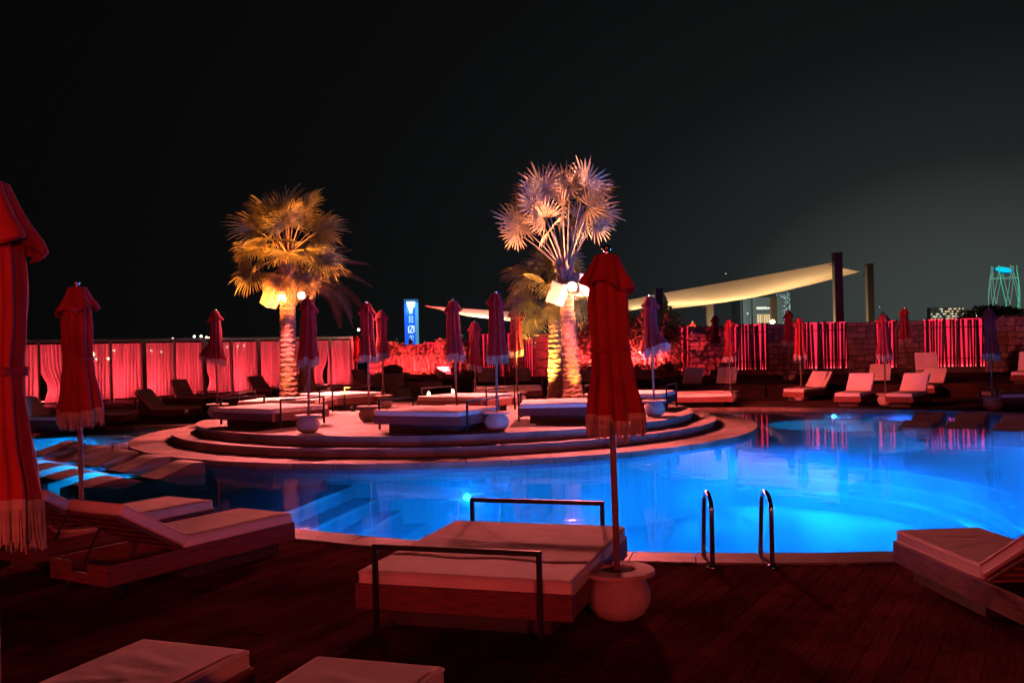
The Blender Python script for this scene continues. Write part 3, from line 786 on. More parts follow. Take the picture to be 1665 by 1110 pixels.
# ------------------------------------------------------------------ sun loungers
def make_lounger(deg, legs=False):
    """Foot at the origin, head towards +y."""
    root = bpy.data.objects.new('sun_lounger', None); COL.objects.link(root)
    W, Ln, H = .365, 2.1, 1.32
    for s in (-1, 1):
        bm = B(); box(bm, s * W - .0165, s * W + .0165, 0, Ln, .13, .30, .004); finish('side_board', bm, 'bed_wood', root)
    bm = B(); box(bm, -W + .018, W - .018, .001, .034, .132, .298, .004); finish('end_board', bm, 'bed_wood', root)
    # head board with a notch cut for the wheel axle handle
    bm = B()
    for x0, x1, z1 in ((-W + .018, -.12, .298), (-.118, .118, .215), (.12, W - .018, .298)): box(bm, x0, x1, Ln - .036, Ln - .002, .132, z1, .003)
    finish('end_board', bm, 'bed_wood', root)
    bm = B(); box(bm, -W + .09, W - .09, .12, 1.2, 0, .128); finish('plinth', bm, 'plinth_wood', root)
    for k in range(9):
        bm = B(); box(bm, -W + .02, W - .02, .06 + k * .14, .15 + k * .14, .262, .285); finish('slat', bm, 'bed_wood', root)
    for s in (-1, 1):
        bm = B(); lathe(bm, [(.02, -.02), (.058, -.02), (.064, -.012), (.064, .012), (.058, .02), (.02, .02)], 20)
        bmesh.ops.transform(bm, matrix=Matrix.Translation((s * (W - .05), Ln - .16, .064)) @ Matrix.Rotation(PI / 2, 4, 'Y'), verts=bm.verts)
        wh = finish('wheel', bm, 'dark_metal', root, True)
        bm = B(); lathe(bm, [(.004, -.024), (.022, -.024), (.022, .024), (.004, .024)], 12)
        bmesh.ops.transform(bm, matrix=Matrix.Translation((s * (W - .05), Ln - .16, .064)) @ Matrix.Rotation(PI / 2, 4, 'Y'), verts=bm.verts)
        finish('hub', bm, 'steel', wh)
        bm = B(); box(bm, s * (W - .05) - .012, s * (W - .05) + .012, Ln - .18, Ln - .14, .064, .14); finish('wheel_bracket', bm, 'dark_metal', root)
    bm = B(); box(bm, -W + .006, W - .006, .012, H - .004, .292, .395, .02, 3); mt = finish('mattress', bm, 'cushion', root); piping(mt, -W + .004, W - .004, .010, H - .006, .380); piping(mt, -W + .004, W - .004, .010, H - .006, .306)
    rot = Matrix.Translation((0, H, .315)) @ Matrix.Rotation(R(deg), 4, 'X')
    bm = B(); box(bm, -W + .006, W - .006, .0, .745, .0, .10, .02, 3, mtx=None)
    bmesh.ops.transform(bm, matrix=rot, verts=bm.verts); bk = finish('backrest', bm, 'cushion', root); piping(bk, -W + .004, W - .004, -.002, .747, .086, mtx=rot); piping(bk, -W + .004, W - .004, -.002, .747, .014, mtx=rot)
    bm = B()
    box(bm, -W + .02, -W + .06, 0, .74, -.036, -.003); box(bm, W - .06, W - .02, 0, .74, -.036, -.003)
    for k in range(5): box(bm, -W + .062, W - .062, .03 + k * .15, .12 + k * .15, -.032, -.005)
    bmesh.ops.transform(bm, matrix=rot, verts=bm.verts); finish('backrest_frame', bm, 'bed_wood', root)
    tipz = .315 + math.sin(R(deg)) * .42; tipy = H + math.cos(R(deg)) * .42
    for s in (-1, 1):
        bm = B(); tube(bm, [(s * (W - .08), tipy, tipz - .03), (s * (W - .08), tipy + .16, .22)], .009, 6); finish('strut', bm, 'dark_metal', root)
    # wrinkled towel lying on the seat
    nx, ny = 16, 34; v = []; f = []; rnd = random.Random(int(deg))
    fold = [(rnd.uniform(-.2, .2), rnd.uniform(.3, 1.2), rnd.uniform(-.5, .5), rnd.uniform(.1, .25)) for _ in range(7)]
    for j in range(ny + 1):
        for i in range(nx + 1):
            x = -W + .045 + (2 * W - .09) * i / nx; y = .06 + 1.2 * j / ny; h = 0
            for fx, fy, an, ln in fold:
                u = (x - fx) * math.cos(an) + (y - fy) * math.sin(an); q = -(x - fx) * math.sin(an) + (y - fy) * math.cos(an)
                h += .007 * math.exp(-(q / .018) ** 2) * math.exp(-(u / ln) ** 2)
            v.append((x, y, .402 + h))
    for j in range(ny):
        for i in range(nx): k = j * (nx + 1) + i; f.append((k, k + 1, k + nx + 2, k + nx + 1))
    raw('towel', v, f, 'towel_sheet', root, True)
    return root
LG = {30: make_lounger(30), 44: make_lounger(44), 58: make_lounger(58)}
lu = set()
def lounger(foot, head, deg, lab, z=0.0):
    """foot, head: ground points of the two ends."""
    d = Vector(head[:2]) - Vector(foot[:2])
    return place(LG[deg], lu, (foot[0], foot[1], z), ax(d.x, d.y), lab, 'sun lounger', 'sun loungers with cream mattresses')
f1, h1 = V2(-2.19, 9.47), V2(-3.30, 7.66); wv = V2(-.85, .52) * .37
lounger(f1 + wv, h1 + wv, 30, 'front lounger of the reclined pair on the left deck, side board towards the viewer')
sh = V2(-1.07, .92)
lounger(f1 + wv + sh, h1 + wv + sh, 30, 'rear lounger of the reclined pair on the left deck, next to the water')
a2, b2 = G(242, 1033, .40), G(402, 1053, .40); c2 = (a2 + b2) / 2
lounger((c2.x, c2.y), (c2.x - .72, c2.y - 1.95), 30, 'lounger cut by the bottom edge at the left, only its foot end showing')
a2, b2 = G(520, 1062, .40), G(722, 1078, .40); c2 = (a2 + b2) / 2
lounger((c2.x, c2.y), (c2.x - .62, c2.y - 1.95), 30, 'lounger cut by the bottom edge below the foreground daybed')
a2, b2 = G(1458, 858, .40), G(1590, 856, .40); c2 = (a2 + b2) / 2
lounger((c2.x, c2.y), (c2.x + .12, c2.y - 2.05), 30, 'lounger cut by the right edge at the near side of the pool')
def far_lounger(px, py, dx, dy, deg, lab, z=-.02):
    g = G(px, py, z); d = V2(dx, dy).normalized()
    lounger((g.x, g.y), (g.x + d.x, g.y + d.y), deg, lab, z)
# left bank, heads towards the curtains
far_lounger(318, 680, -.97, .25, 44, 'lounger with raised back at the pool left of the round terrace')
far_lounger(215, 690, -.97, .2, 58, 'lounger behind the fringe of the dark red parasol')
far_lounger(130, 700, -.95, .3, 44, 'lounger at the left behind the bright red parasol')
far_lounger(345, 660, -.9, .45, 58, 'lounger below the close pair of small dark parasols')
far_lounger(455, 646, -.75, .65, 44, 'lounger in front of the curtains just left of the left palm')
far_lounger(520, 640, -.7, .7, 44, 'lounger before the curtains right of the left palm trunks')
far_lounger(610, 636, -.6, .8, 58, 'dark lounger beside the tall concrete plant box')
# rear centre
far_lounger(742, 630, -.45, .9, 58, 'rear lounger between the white-fringed parasol and the plant boxes')
far_lounger(800, 637, -.2, 1, 58, 'rear lounger directly behind the tallest grey parasol', .0)
far_lounger(858, 637, -.15, 1, 58, 'rear lounger behind the pink pleated parasol, left of the right palm')
far_lounger(960, 640, .1, 1, 44, 'rear lounger half hidden right of the right palm')
# right bank
far_lounger(1102, 645, .55, .85, 58, 'left lounger of the pair behind the pink daybed on the lower deck')
far_lounger(1162, 645, .5, .87, 58, 'right lounger of the pair behind the pink daybed on the lower deck')
far_lounger(1290, 652, .75, .66, 44, 'lounger beside the planter in front of the second bamboo screen')
far_lounger(1378, 661, .55, .84, 44, 'first lounger facing the round spa, with pale foot end')
far_lounger(1462, 662, .62, .78, 44, 'second lounger facing the round spa, with pale foot end')
far_lounger(1420, 640, .5, .87, 58, 'lounger right below the narrow bamboo screen')
far_lounger(1500, 646, .6, .8, 44, 'lounger behind the second one facing the spa')
far_lounger(1515, 622, .3, .95, 58, 'rearmost lounger below the widest bamboo screen', .38)
far_lounger(1665, 625, .6, .8, 58, 'lounger at the right edge under the stone wall', .38)

# ------------------------------------------------------------------ wave loungers standing in the shallow water
def make_wave():
    Ln, W = 2.15, .34; n = 30; bm = B(); rows_ = []
    cp = [(0, -.10), (.16, -.03), (.34, .01), (.54, -.085), (.74, .01), (.91, .12), (1, .115)]
    def top(t_):
        k = max(q for q in range(len(cp) - 1) if cp[q][0] <= t_ + 1e-9); f_ = (t_ - cp[k][0]) / (cp[k + 1][0] - cp[k][0])
        m0 = (cp[min(k + 1, 6)][1] - cp[max(k - 1, 0)][1]) / 2; m1 = (cp[min(k + 2, 6)][1] - cp[k][1]) / 2
        return (2 * f_ ** 3 - 3 * f_ ** 2 + 1) * cp[k][1] + (f_ ** 3 - 2 * f_ ** 2 + f_) * m0 + (-2 * f_ ** 3 + 3 * f_ ** 2) * cp[k + 1][1] + (f_ ** 3 - f_ ** 2) * m1
    for i in range(n + 1):
        t_ = i / n; y = Ln * t_; z = top(t_)
        rows_.append([bm.verts.new(c) for c in ((-W, y, -.42), (-W, y, z - .02), (-W + .025, y, z), (W - .025, y, z), (W, y, z - .02), (W, y, -.42))])
    for a_, b_2 in zip(rows_, rows_[1:]):
        for k in range(5): bm.faces.new((a_[k], a_[k + 1], b_2[k + 1], b_2[k]))
    bm.faces.new(rows_[0][::-1]); bm.faces.new(rows_[-1])
    o = finish('wave_lounger', bm, 'wave_stone', None, False); return o
WAVE = make_wave(); wu = set()
wl = ['nearest stone wave lounger in the left shallow pool', 'second stone wave lounger from the front in the left shallow pool', 'third stone wave lounger from the front in the left shallow pool',
      'fourth stone wave lounger from the front in the left shallow pool', 'farthest stone wave lounger in the left shallow pool']
W0, W1 = G(112, 792, -.07), G(338, 764, -.07)
wd = (W1 - W0).to_2d().normalized(); wn = V2(-wd.y, wd.x)
for k in range(5):
    p = W0.to_2d() + wn * (1.42 * k) + wd * (.12 * k)
    place(WAVE, wu, (p.x, p.y, 0), ax(wd.x, wd.y), wl[k], 'wave lounger', 'stone wave loungers in the water')
    q = p + wd * 1.55 + wn * .71
    if k < 4: pool_lamp(q, q - wd * 2, 420 if k != 2 else 260, CYAN, z=-.2, angle=150, show=False)
    if k == 4: pool_lamp(q + wn * 1.0, q - wd * 3 + wn, 900, CYAN, z=-.2, angle=160, show=False)
pool_lamp((LSPA.x + 1.2, LSPA.y + .5), (LSPA.x - 2, LSPA.y - .5), 420, CYAN, z=-.3, angle=150, show=False)
pool_lamp((LSPA.x - .5, LSPA.y + 1.4), (LSPA.x + .4, LSPA.y - 2), 420, CYAN, z=-.3, angle=150, show=False)
for k, (px, py) in enumerate(((1486, 693), (1560, 695), (1640, 699))):
    p = G(px, py, -.07)
    place(WAVE, wu, (p.x, p.y, 0), ax(.55, .83), ('left', 'middle', 'right')[k] + ' stone wave lounger of three at the right rear rim of the pool', 'wave lounger', 'stone wave loungers in the water')
q = G(1600, 684, -.1); pool_lamp((q.x, q.y + .3), (q.x - .5, q.y - 2), 1.5, CYAN, z=-.2, angle=150, show=False)

# ------------------------------------------------------------------ ladder rails at the near pool edge
for k, (bx, by, tx, ty) in enumerate(((1159, 922, 1150, 801), (1256, 922, 1246, 800))):
    g = G(bx, by); lab = ('left', 'right')[k] + ' chrome grab rail of the pool ladder'
    t0 = thing('grab_rail', lab, 'grab rail', (g.x, g.y, 0), 0, 'pair of pool ladder rails')
    pts = [(0, 0, 0), (0, 0, .50)]
    for i in range(1, 12):
        an = PI * i / 12 * .93; pts.append((0, .17 - .17 * math.cos(an), .50 + .13 * math.sin(an)))
    pts += [(0, .36, .36), (0, .40, .05), (0, .43, -.5), (0, .43, -1.0)]
    bm = B(); tube(bm, pts, .021, 14); finish('rail', bm, 'steel', t0, True)
    bm = B(); lathe(bm, [(.052, .0), (.055, .006), (.05, .014), (.028, .024), (.024, .03)], 24); finish('base_flange', bm, 'steel', t0, True)
for k in range(3):
    g0, g1 = G(1159, 922), G(1256, 922)
    bm = B(); box(bm, g0.x - g1.x + .03, -.03, .39, .47, -.32 - .26 * k, -.29 - .26 * k, .006); finish('ladder_tread', bm, 'steel', t0)

# ------------------------------------------------------------------ palms
def fan_mesh(name, Rr, nseg, spread, pet, droop, tipdroop, mats, seed, split=.55, cup=.12, wfac=1.0):
    """Leaf along +y: stalk of length pet, then a fan of folded fingers."""
    rnd = random.Random(seed); bm = B()
    pts = [(0, pet * t_, -.10 * pet * droop * t_ * t_) for t_ in (0, .33, .66, 1)]
    tube(bm, pts, [.034, .026, .020, .014], 6)
    ns = len(bm.faces)
    hub = Vector(pts[-1]); da = 2 * spread / nseg
    for i in range(nseg):
        an = -spread + da * (i + .5) + rnd.uniform(-.12, .12) * da
        d = Vector((math.sin(an), math.cos(an), 0)); sdd = Vector((math.cos(an), -math.sin(an), 0))
        Lq = Rr * (.80 + .20 * math.cos(an * .8)) * rnd.uniform(.80, 1.08)
        hw = math.tan(da / 2) * split * Lq * wfac
        def P(r, off, lift=0):
            z = cup * abs(math.sin(an)) * r - droop * .35 * r * r / Rr - tipdroop * max(0, r / Lq - split) ** 1.5 * Lq
            return bm.verts.new(hub + d * r * (1 - .25 * tipdroop * max(0, r / Lq - split)) + sdd * off + Vector((0, 0, z + lift)))
        h = P(.03, 0); 
        a1, a2, a3 = P(split * Lq, -hw, .012), P(split * Lq, 0, -.014), P(split * Lq, hw, .012)
        b1, b2, b3 = P(.8 * Lq, -hw * .62, .008), P(.8 * Lq, 0, -.010), P(.8 * Lq, hw * .62, .008)
        tp_ = P(Lq, rnd.uniform(-.02, .02))
        for q in ((h, a2, a1), (h, a3, a2), (a1, a2, b2, b1), (a2, a3, b3, b2), (b1, b2, tp_), (b2, b3, tp_)): bm.faces.new(q)
    me = bpy.data.meshes.new(name); bm.to_mesh(me); bm.free()
    for q in mats: me.materials.append(MATS[q])
    for i, p_ in enumerate(me.polygons): p_.material_index = 0 if i < ns else min(1, len(mats) - 1)
    return me
def trunk_mesh(parent, base, topp, r0, r1, seed, bend=(0, 0), flare=1.35, knob=.055):
    rnd = random.Random(seed); H = (topp - base).length; n = 22; nr = int(H / .045); bm = B(); rings = []
    for j in range(nr + 1):
        t_ = j / nr; z = H * t_
        r = r0 + (r1 - r0) * t_; r *= 1 + (flare - 1) * math.exp(-z / .35)
        r *= 1 + knob * (1 if j % 3 == 0 else (-.4 if j % 3 == 1 else .1)) * rnd.uniform(.5, 1.3)
        c = base.lerp(topp, t_) + Vector((bend[0], bend[1], 0)) * math.sin(PI * t_)
        ring = []
        for k in range(n):
            th = 2 * PI * k / n; rr = r * (1 + rnd.uniform(-knob, knob) * .8)
            ring.append(bm.verts.new(c - parent.location + Vector((math.cos(th) * rr, math.sin(th) * rr, .02 * math.sin(th * 5 + j)))))
        rings.append(ring)
    for a_, b_2 in zip(rings, rings[1:]):
        for k in range(n): bm.faces.new((a_[k], a_[(k + 1) % n], b_2[(k + 1) % n], b_2[k]))
    bm.faces.new(rings[-1])
    return finish('trunk', bm, 'palm_bark', parent)
def crown(parent, at, leaves, meshes, name='frond'):
    for (az, elv, roll, sc, mi) in leaves:
        o = link(name, meshes[mi % len(meshes)], parent)
        q = Matrix.Rotation(az, 4, 'Z') @ Matrix.Rotation(elv, 4, 'X') @ Matrix.Rotation(roll, 4, 'Y')
        o.matrix_basis = Matrix.Translation(at - parent.location) @ q @ Matrix.Scale(sc, 4)
def boots(parent, at, r, n, seed, h=.55, material='palm_bark'):
    rnd = random.Random(seed)
    for k in range(n):
        th = k * 2.4; z = -h * (k / n)
        bm = B(); d = Vector((math.cos(th), math.sin(th), 0))
        b0 = at - parent.location + d * (r * .8) + Vector((0, 0, z))
        tube(bm, [b0, b0 + d * .06 + Vector((0, 0, .12)), b0 + d * .13 + Vector((0, 0, .22 + rnd.random() * .08))], [.055, .045, .02], 6)
        finish('leaf_base', bm, material, parent)
def leaf_frame(d, face):
    y = Vector(d).normalized(); z = (Vector(face) - y * y.dot(Vector(face))).normalized(); x = y.cross(z)
    return Matrix((x, y, z)).transposed().to_4x4()
def leaf(parent, root, hub, face, me, sc, r0=.03, stalk='silver_stalk', sag=.0, tilt=None):
    """A stalk from root to hub and the fan that opens there."""
    root, hub = Vector(root) - parent.location, Vector(hub) - parent.location
    mid = root.lerp(hub, .5) + Vector((0, 0, sag)); bm = B()
    tube(bm, [root, root.lerp(mid, .5) + Vector((0, 0, sag * .25)), mid, mid.lerp(hub, .5) + Vector((0, 0, sag * .25)), hub], [r0, r0 * .8, r0 * .66, r0 * .55, r0 * .5], 6)
    finish('stalk', bm, stalk, parent, True)
    o = link('frond', me, parent); d = (hub - mid).normalized() if tilt is None else Vector(tilt).normalized()
    o.matrix_basis = Matrix.Translation(hub) @ leaf_frame(d, face) @ Matrix.Scale(sc, 4)
# silver fan palm on the right
pr = thing('fan_palm', 'silver fan palm with stiff pinkish lit fans, front trunk of the right pair', 'palm tree', PR, 0)
top = AT(919, 432, 25.6)
trunk_mesh(pr, Vector(PR), top, .245, .165, 5, (-.02, 0), 1.35)
rnd = random.Random(12)
sm = [fan_mesh('frond', .86, nf, R(sp), .02, dr, td, ('silver_frond',), sd_, .5, cu, .84) for sd_, nf, sp, dr, td, cu in ((1, 22, 150, .10, .03, .18), (2, 19, 118, .15, .05, .30), (3, 21, 135, .3, .15, .24), (4, 18, 105, .1, .02, .34), (5, 22, 128, .6, .4, .12))]
LV = [(844, 366, -.5, .92, -.35, .25, 0), (868, 336, -.7, 1.0, -.2, .35, 0), (914, 340, -.9, 1.0, .0, .3, 3), (958, 338, -.6, 1.0, .35, .3, 2), (888, 356, -.3, .92, -.5, -.1, 4), (938, 358, .2, .9, .5, .2, 4),
      (882, 308, .1, 1.0, -.3, .8, 1), (916, 304, .5, 1.0, .1, .9, 3), (950, 302, .2, 1.0, .4, .8, 1), (852, 344, .5, .95, -.7, .6, 2), (972, 348, .6, .92, .8, .5, 2), (900, 322, .9, 1.0, .2, .9, 0), (938, 320, .8, 1.0, .1, .8, 0), (926, 306, -.4, .9, -.2, .9, 3), (864, 362, .8, .85, .3, .3, 4),
      (896, 372, -.6, .8, -.3, .1, 4), (872, 316, .7, .95, .4, .6, 2), (962, 318, .7, .95, -.4, .6, 2), (908, 360, .5, .85, .3, .3, 1), (925, 372, .3, .75, .2, .0, 4), (842, 380, .2, .75, -.5, .0, 4), (965, 366, .2, .8, .6, .0, 4)]
for i, (hx, hy, dy, sc, fx, fz, mi) in enumerate(LV):
    hub = AT(hx, hy, 25.6 + dy); rad_ = (hub - AT(908, 372, 25.6)).normalized()
    leaf(pr, top + Vector((.04 * math.cos(i * 2.4), .04 * math.sin(i * 2.4), -.18)), hub, (fx + rnd.uniform(-.5, .5), -1, fz + rnd.uniform(-.3, .4)), sm[mi], sc * rnd.uniform(.9, 1.08), .026, 'silver_stalk', .08, rad_ + Vector((rnd.uniform(-.35, .35), rnd.uniform(-.3, .2), rnd.uniform(-.3, .2))))
boots(pr, top, .17, 12, 4, .6, 'silver_stalk')
# droopy green palm behind it
pb = thing('fan_palm', 'green drooping fan palm behind the silver palm, back trunk of the right pair', 'palm tree', PRB, 0)
topb = AT(903, 478, 26.6)
trunk_mesh(pb, Vector(PRB), topb, .26, .20, 8, (.0, 0), 1.35)
gm = [fan_mesh('frond', .98, 40, R(122), .02, .55, .8, ('green_frond',), s, .60, .02, .85) for s in (11, 12, 13)]
dm = [fan_mesh('frond', .9, 36, R(112), .02, .9, 1.0, ('dry_frond',), s, .55, .02, .75) for s in (21, 22)]
def round_crown(parent, at, n, pet, e0, e1, meshes, stalk, seed, sc=1.0, cam_=.5):
    rn = random.Random(seed)
    for i in range(n):
        az = i * 2.399 + rn.uniform(-.2, .2); e_ = R(e0 + (e1 - e0) * ((i + .5) / n) + rn.uniform(-9, 9)); Lp = pet * rn.uniform(.8, 1.15)
        d = Vector((math.cos(az) * math.cos(e_), math.sin(az) * math.cos(e_), math.sin(e_)))
        hub = at + d * Lp
        up_ = Vector((0, 0, 1)) - d * d.z; 
        face = up_.normalized() * .8 + Vector((rn.uniform(-.5, .5), -cam_ + rn.uniform(-.3, .3), rn.uniform(-.2, .2)))
        tl = (d + Vector((0, 0, -.35 if e_ < R(40) else -.1)))
        leaf(parent, at + Vector((.06 * math.cos(az), .06 * math.sin(az), -.1)), hub, face, meshes[i % len(meshes)], sc * rn.uniform(.88, 1.08), .026, stalk, .05, tl)
round_crown(pb, topb, 18, .75, 72, -38, gm, 'stem', 5, .95, .6)
# left palm: full round crown, and a second leaning behind
pl = thing('fan_palm', 'orange lit fan palm with a full round crown, left side of the terrace', 'palm tree', PL, 0)
topl = AT(468, 408, 27.2)
trunk_mesh(pl, Vector(PL), topl, .24, .20, 15, (-.02, 0), 1.3)
gl_ = [fan_mesh('frond', 1.0, 32, R(122), .02, .35, .45, ('green_frond',), s, .55, .06, .78) for s in (31, 32, 33)]
round_crown(pl, topl, 26, 1.02, 84, -26, gl_, 'dry_frond', 6, 1.0, .75)
round_crown(pl, topl + Vector((0, 0, -.3)), 12, .7, -30, -62, dm, 'dry_frond', 7, .8, .5)
boots(pl, topl + Vector((0, 0, -.3)), .21, 22, 6, 1.3)
pl2 = thing('date_palm', 'dim feather palm leaning right behind the orange lit palm', 'palm tree', PL2, 0)
topl2 = AT(505, 470, 28.4)
trunk_mesh(pl2, Vector(PL2), topl2, .20, .17, 17, (-.15, 0), 1.2)
def feather_mesh(Ln, seed, npair=46):
    rnd = random.Random(seed); bm = B()
    rach = [Vector((0, Ln * t_, .22 * Ln * math.sin(t_ * PI * .55) - .62 * Ln * t_ ** 2.4)) for t_ in [k / 10 for k in range(11)]]
    tube(bm, rach, [.028 * (1 - .08 * k) for k in range(11)], 5)
    for k in range(npair):
        t_ = .14 + .85 * k / npair; j = min(int(t_ * 10), 9); f_ = t_ * 10 - j; c = rach[j].lerp(rach[j + 1], f_); tg = (rach[j + 1] - rach[j]).normalized()
        for s in (-1, 1):
            ln = .62 * math.sin(PI * (.12 + .82 * t_)) * rnd.uniform(.85, 1.1)
            d = (Vector((s, 0, 0)) * .8 + tg * .75 + Vector((0, 0, .1))).normalized(); u = tg * .016
            mid = c + d * ln * .55; e_ = c + d * ln + Vector((0, 0, -.35 * ln))
            a_, b_2, c2, d2, t2 = [bm.verts.new(x) for x in (c - u, c + u, mid + u * .8, mid - u * .8, e_)]
            bm.faces.new((a_, b_2, c2, d2)); bm.faces.new((d2, c2, t2))
    me = bpy.data.meshes.new('frond'); bm.to_mesh(me); bm.free(); me.materials.append(MATS['dry_frond']); return me
fm = [feather_mesh(1.75, s) for s in (1, 2)]
crown(pl2, topl2, [(a_, R(e_), 0, s, i) for i, (a_, e_, s) in enumerate(((-1.3, 45, 1), (-1.7, 22, 1), (-2.2, 35, .9), (-1.1, 0, .95), (-.6, 20, .8), (-2.6, 10, .8), (-1.5, -22, .9), (-1.9, 55, .8), (-2.9, 40, .7), (-1.45, 65, .9), (-2.0, -10, .9), (-1.0, -30, .8)))], fm)

# flood lamps and loudspeakers strapped to the trunks
def flood(px, py, Y, aim, lab, material='lens_red', sz=.13):
    p = AT(px, py, Y); d = (Vector(aim) - p).normalized()
    t0 = thing('flood_lamp', lab, 'flood lamp', p, 0, 'flood lamps on the palms')
    q = d.to_track_quat('Z', 'Y').to_matrix().to_4x4()
    for nm_, mt_, prof in (('housing', 'dark_metal', [(.05, -.22), (.085, -.20), (.10, -.05), (sz, .0), (sz, .012), (sz - .012, .012)]), ('lens', material, [(sz - .016, .0125), (sz - .02, .02), (.02, .035)])):
        bm = B(); lathe(bm, prof, 20); bmesh.ops.transform(bm, matrix=q, verts=bm.verts); finish(nm_, bm, mt_, t0, True)
    bm = B(); tube(bm, [(0, 0, 0), (0, .10, .02), (0, .32, 0)], .014, 6); finish('bracket', bm, 'dark_metal', t0)
    return p, d
def speaker(px, py, Y, rz, tilt, lab):
    p = AT(px, py, Y); t0 = thing('loudspeaker', lab, 'loudspeaker', p, rz, 'loudspeakers on the palms'); t0.rotation_euler = (tilt[0], tilt[1], rz)
    bm = B(); box(bm, -.19, .19, -.17, .17, -.29, .29, .02, 2); finish('cabinet', bm, 'white_paint', t0)
    bm = B(); box(bm, -.165, .165, -.182, -.172, -.265, .265, .004); finish('grille', bm, 'speaker_grille', t0)
    bm = B(); tube(bm, [(0, .17, 0), (.15, .34, 0), (.34, .42, 0)], .02, 6); finish('bracket', bm, 'dark_metal', t0)
fA = flood(459, 479, 26.85, (-4.5, 14, 0), 'glowing flood lamp on the left of the left palm trunk')
fB = flood(490, 480, 26.9, (0, 8, 0), 'glowing flood lamp on the right of the left palm trunk')
fC = flood(930, 466, 25.25, (1, 8, 0), 'glowing flood lamp on the front of the right palm trunk', sz=.15)
speaker(441, 482, 26.9, -.75, (-.15, .42), 'white loudspeaker tilted on the left palm trunk')
speaker(907, 477, 25.3, -.6, (-.12, .34), 'white loudspeaker tilted on the right palm trunk')
speaker(943, 463, 25.6, .7, (0, .1), 'second white loudspeaker right of the flood lamp on the right palm')
# their beams, and the ground spots at the palm feet
spot('flood_beam', fA[0] + fA[1] * .30, (-5.2, 23.5, .3), 5800, PINK, 150, .8, .07)
spot('flood_beam', fB[0] + fB[1] * .05, (-3.2, 24, .3), 4800, PINK, 140, .8, .07)
spot('flood_beam', fC[0] + fC[1] * .30, (.6, 22, .3), 5000, PINK, 150, .8, .07)
spot('flood_beam', fB[0] + fB[1] * .05, (-2.5, 8.5, 0), 5200, (1, .15, .15), 46, .8, .42)
spot('flood_beam', fC[0] + fC[1] * .05, (2.8, 6.5, 0), 5200, (1, .15, .15), 50, .8, .8)
spot('flood_beam', fC[0] + Vector((.3, .1, 0)), (11, 35, .8), 8200, (1, .12, .11), 90, .8, .07)
spot('flood_beam', fA[0] + Vector((-.3, 0, 0)), (-14, 30, 0), 4200, (1, .16, .13), 110, .8, .07)
def uplight(loc, tgt, power, col, angle, lab):
    t0 = thing('ground_spot', lab, 'ground spot', loc, 0, 'spots at the feet of the palms')
    d = (Vector(tgt) - Vector(loc)).normalized(); q = d.to_track_quat('Z', 'Y').to_matrix().to_4x4(); q.translation = Vector((0, 0, .09))
    bm = B(); lathe(bm, [(.04, -.09), (.055, -.06), (.06, .03), (.05, .034)], 14); bmesh.ops.transform(bm, matrix=q, verts=bm.verts); finish('housing', bm, 'dark_metal', t0, True)
    bm = B(); lathe(bm, [(.046, .03), (.02, .038)], 12); bmesh.ops.transform(bm, matrix=q, verts=bm.verts); finish('lens', bm, 'lens_yellow', t0)
    o = Vector(loc) + Vector((0, 0, .09)) + d * .06
    spot('uplight_beam', o, tgt, power, col, angle, .7, .03)
AMB = (1, .50, .10)
uplight((PL.x - .1, PL.y - .62, .34), (PL.x, PL.y - .1, 2.6), 70, (1, .36, .07), 60, 'amber ground spot close to the left palm trunk')
uplight((PR.x + .12, PR.y - .62, .34), (PR.x + .02, PR.y - .05, 2.6), 380, (1, .52, .07), 60, 'amber ground spot in front of the silver palm trunk')
uplight((PRB.x - .45, PRB.y - .50, .34), (PRB.x - .5, PRB.y - .1, 3.6), 3200, (1, .46, .08), 75, 'amber ground spot at the back trunk of the right pair')
uplight((PL.x - 2.3, PL.y - 1.9, .34), (PL.x - .3, PL.y - .3, 5.0), 12500, (1, .27, .045), 42, 'amber ground spot left of the left palm trunk')
uplight((PL.x + 2.1, PL.y - 1.9, .34), (PL.x + .4, PL.y - .2, 5.0), 11000, (1, .29, .05), 42, 'amber ground spot right of the left palm trunk')
uplight((PR.x + 1.5, PR.y - .8, .34), (PR.x + .1, PR.y + .2, 5.9), 14000, (1, .40, .17), 44, 'pinkish ground spot right of the silver palm')
uplight((PR.x - 1.4, PR.y - 1.6, .34), (PR.x - .5, PR.y + .1, 5.8), 9500, (1, .33, .15), 44, 'pinkish ground spot left of the silver palm')

for fx_, tr_ in ((fA, PL), (fB, PL), (fC, PR)):
    o_ = fx_[0] + Vector((0, -.55, -.30)); spot('trunk_beam', o_, (tr_.x, tr_.y, .4), 26, (1, .10, .075), 70, .8, .05)
# red flood light of the building behind the viewer
spot('venue_flood', (-5.5, -9.0, 3.4), (-1.0, 6.0, .6), 1800, (1, .04, .06), 70, .9, .25)
spot('venue_flood', (-2.0, -14.0, 7.0), (-1.5, 24, 1.0), 3500, (1, .16, .15), 22, 1.0, .3)
spot('venue_flood', (4.0, -10.0, 3.2), (1.0, 6.0, .6), 2100, (1, .12, .11), 70, .9, .25)

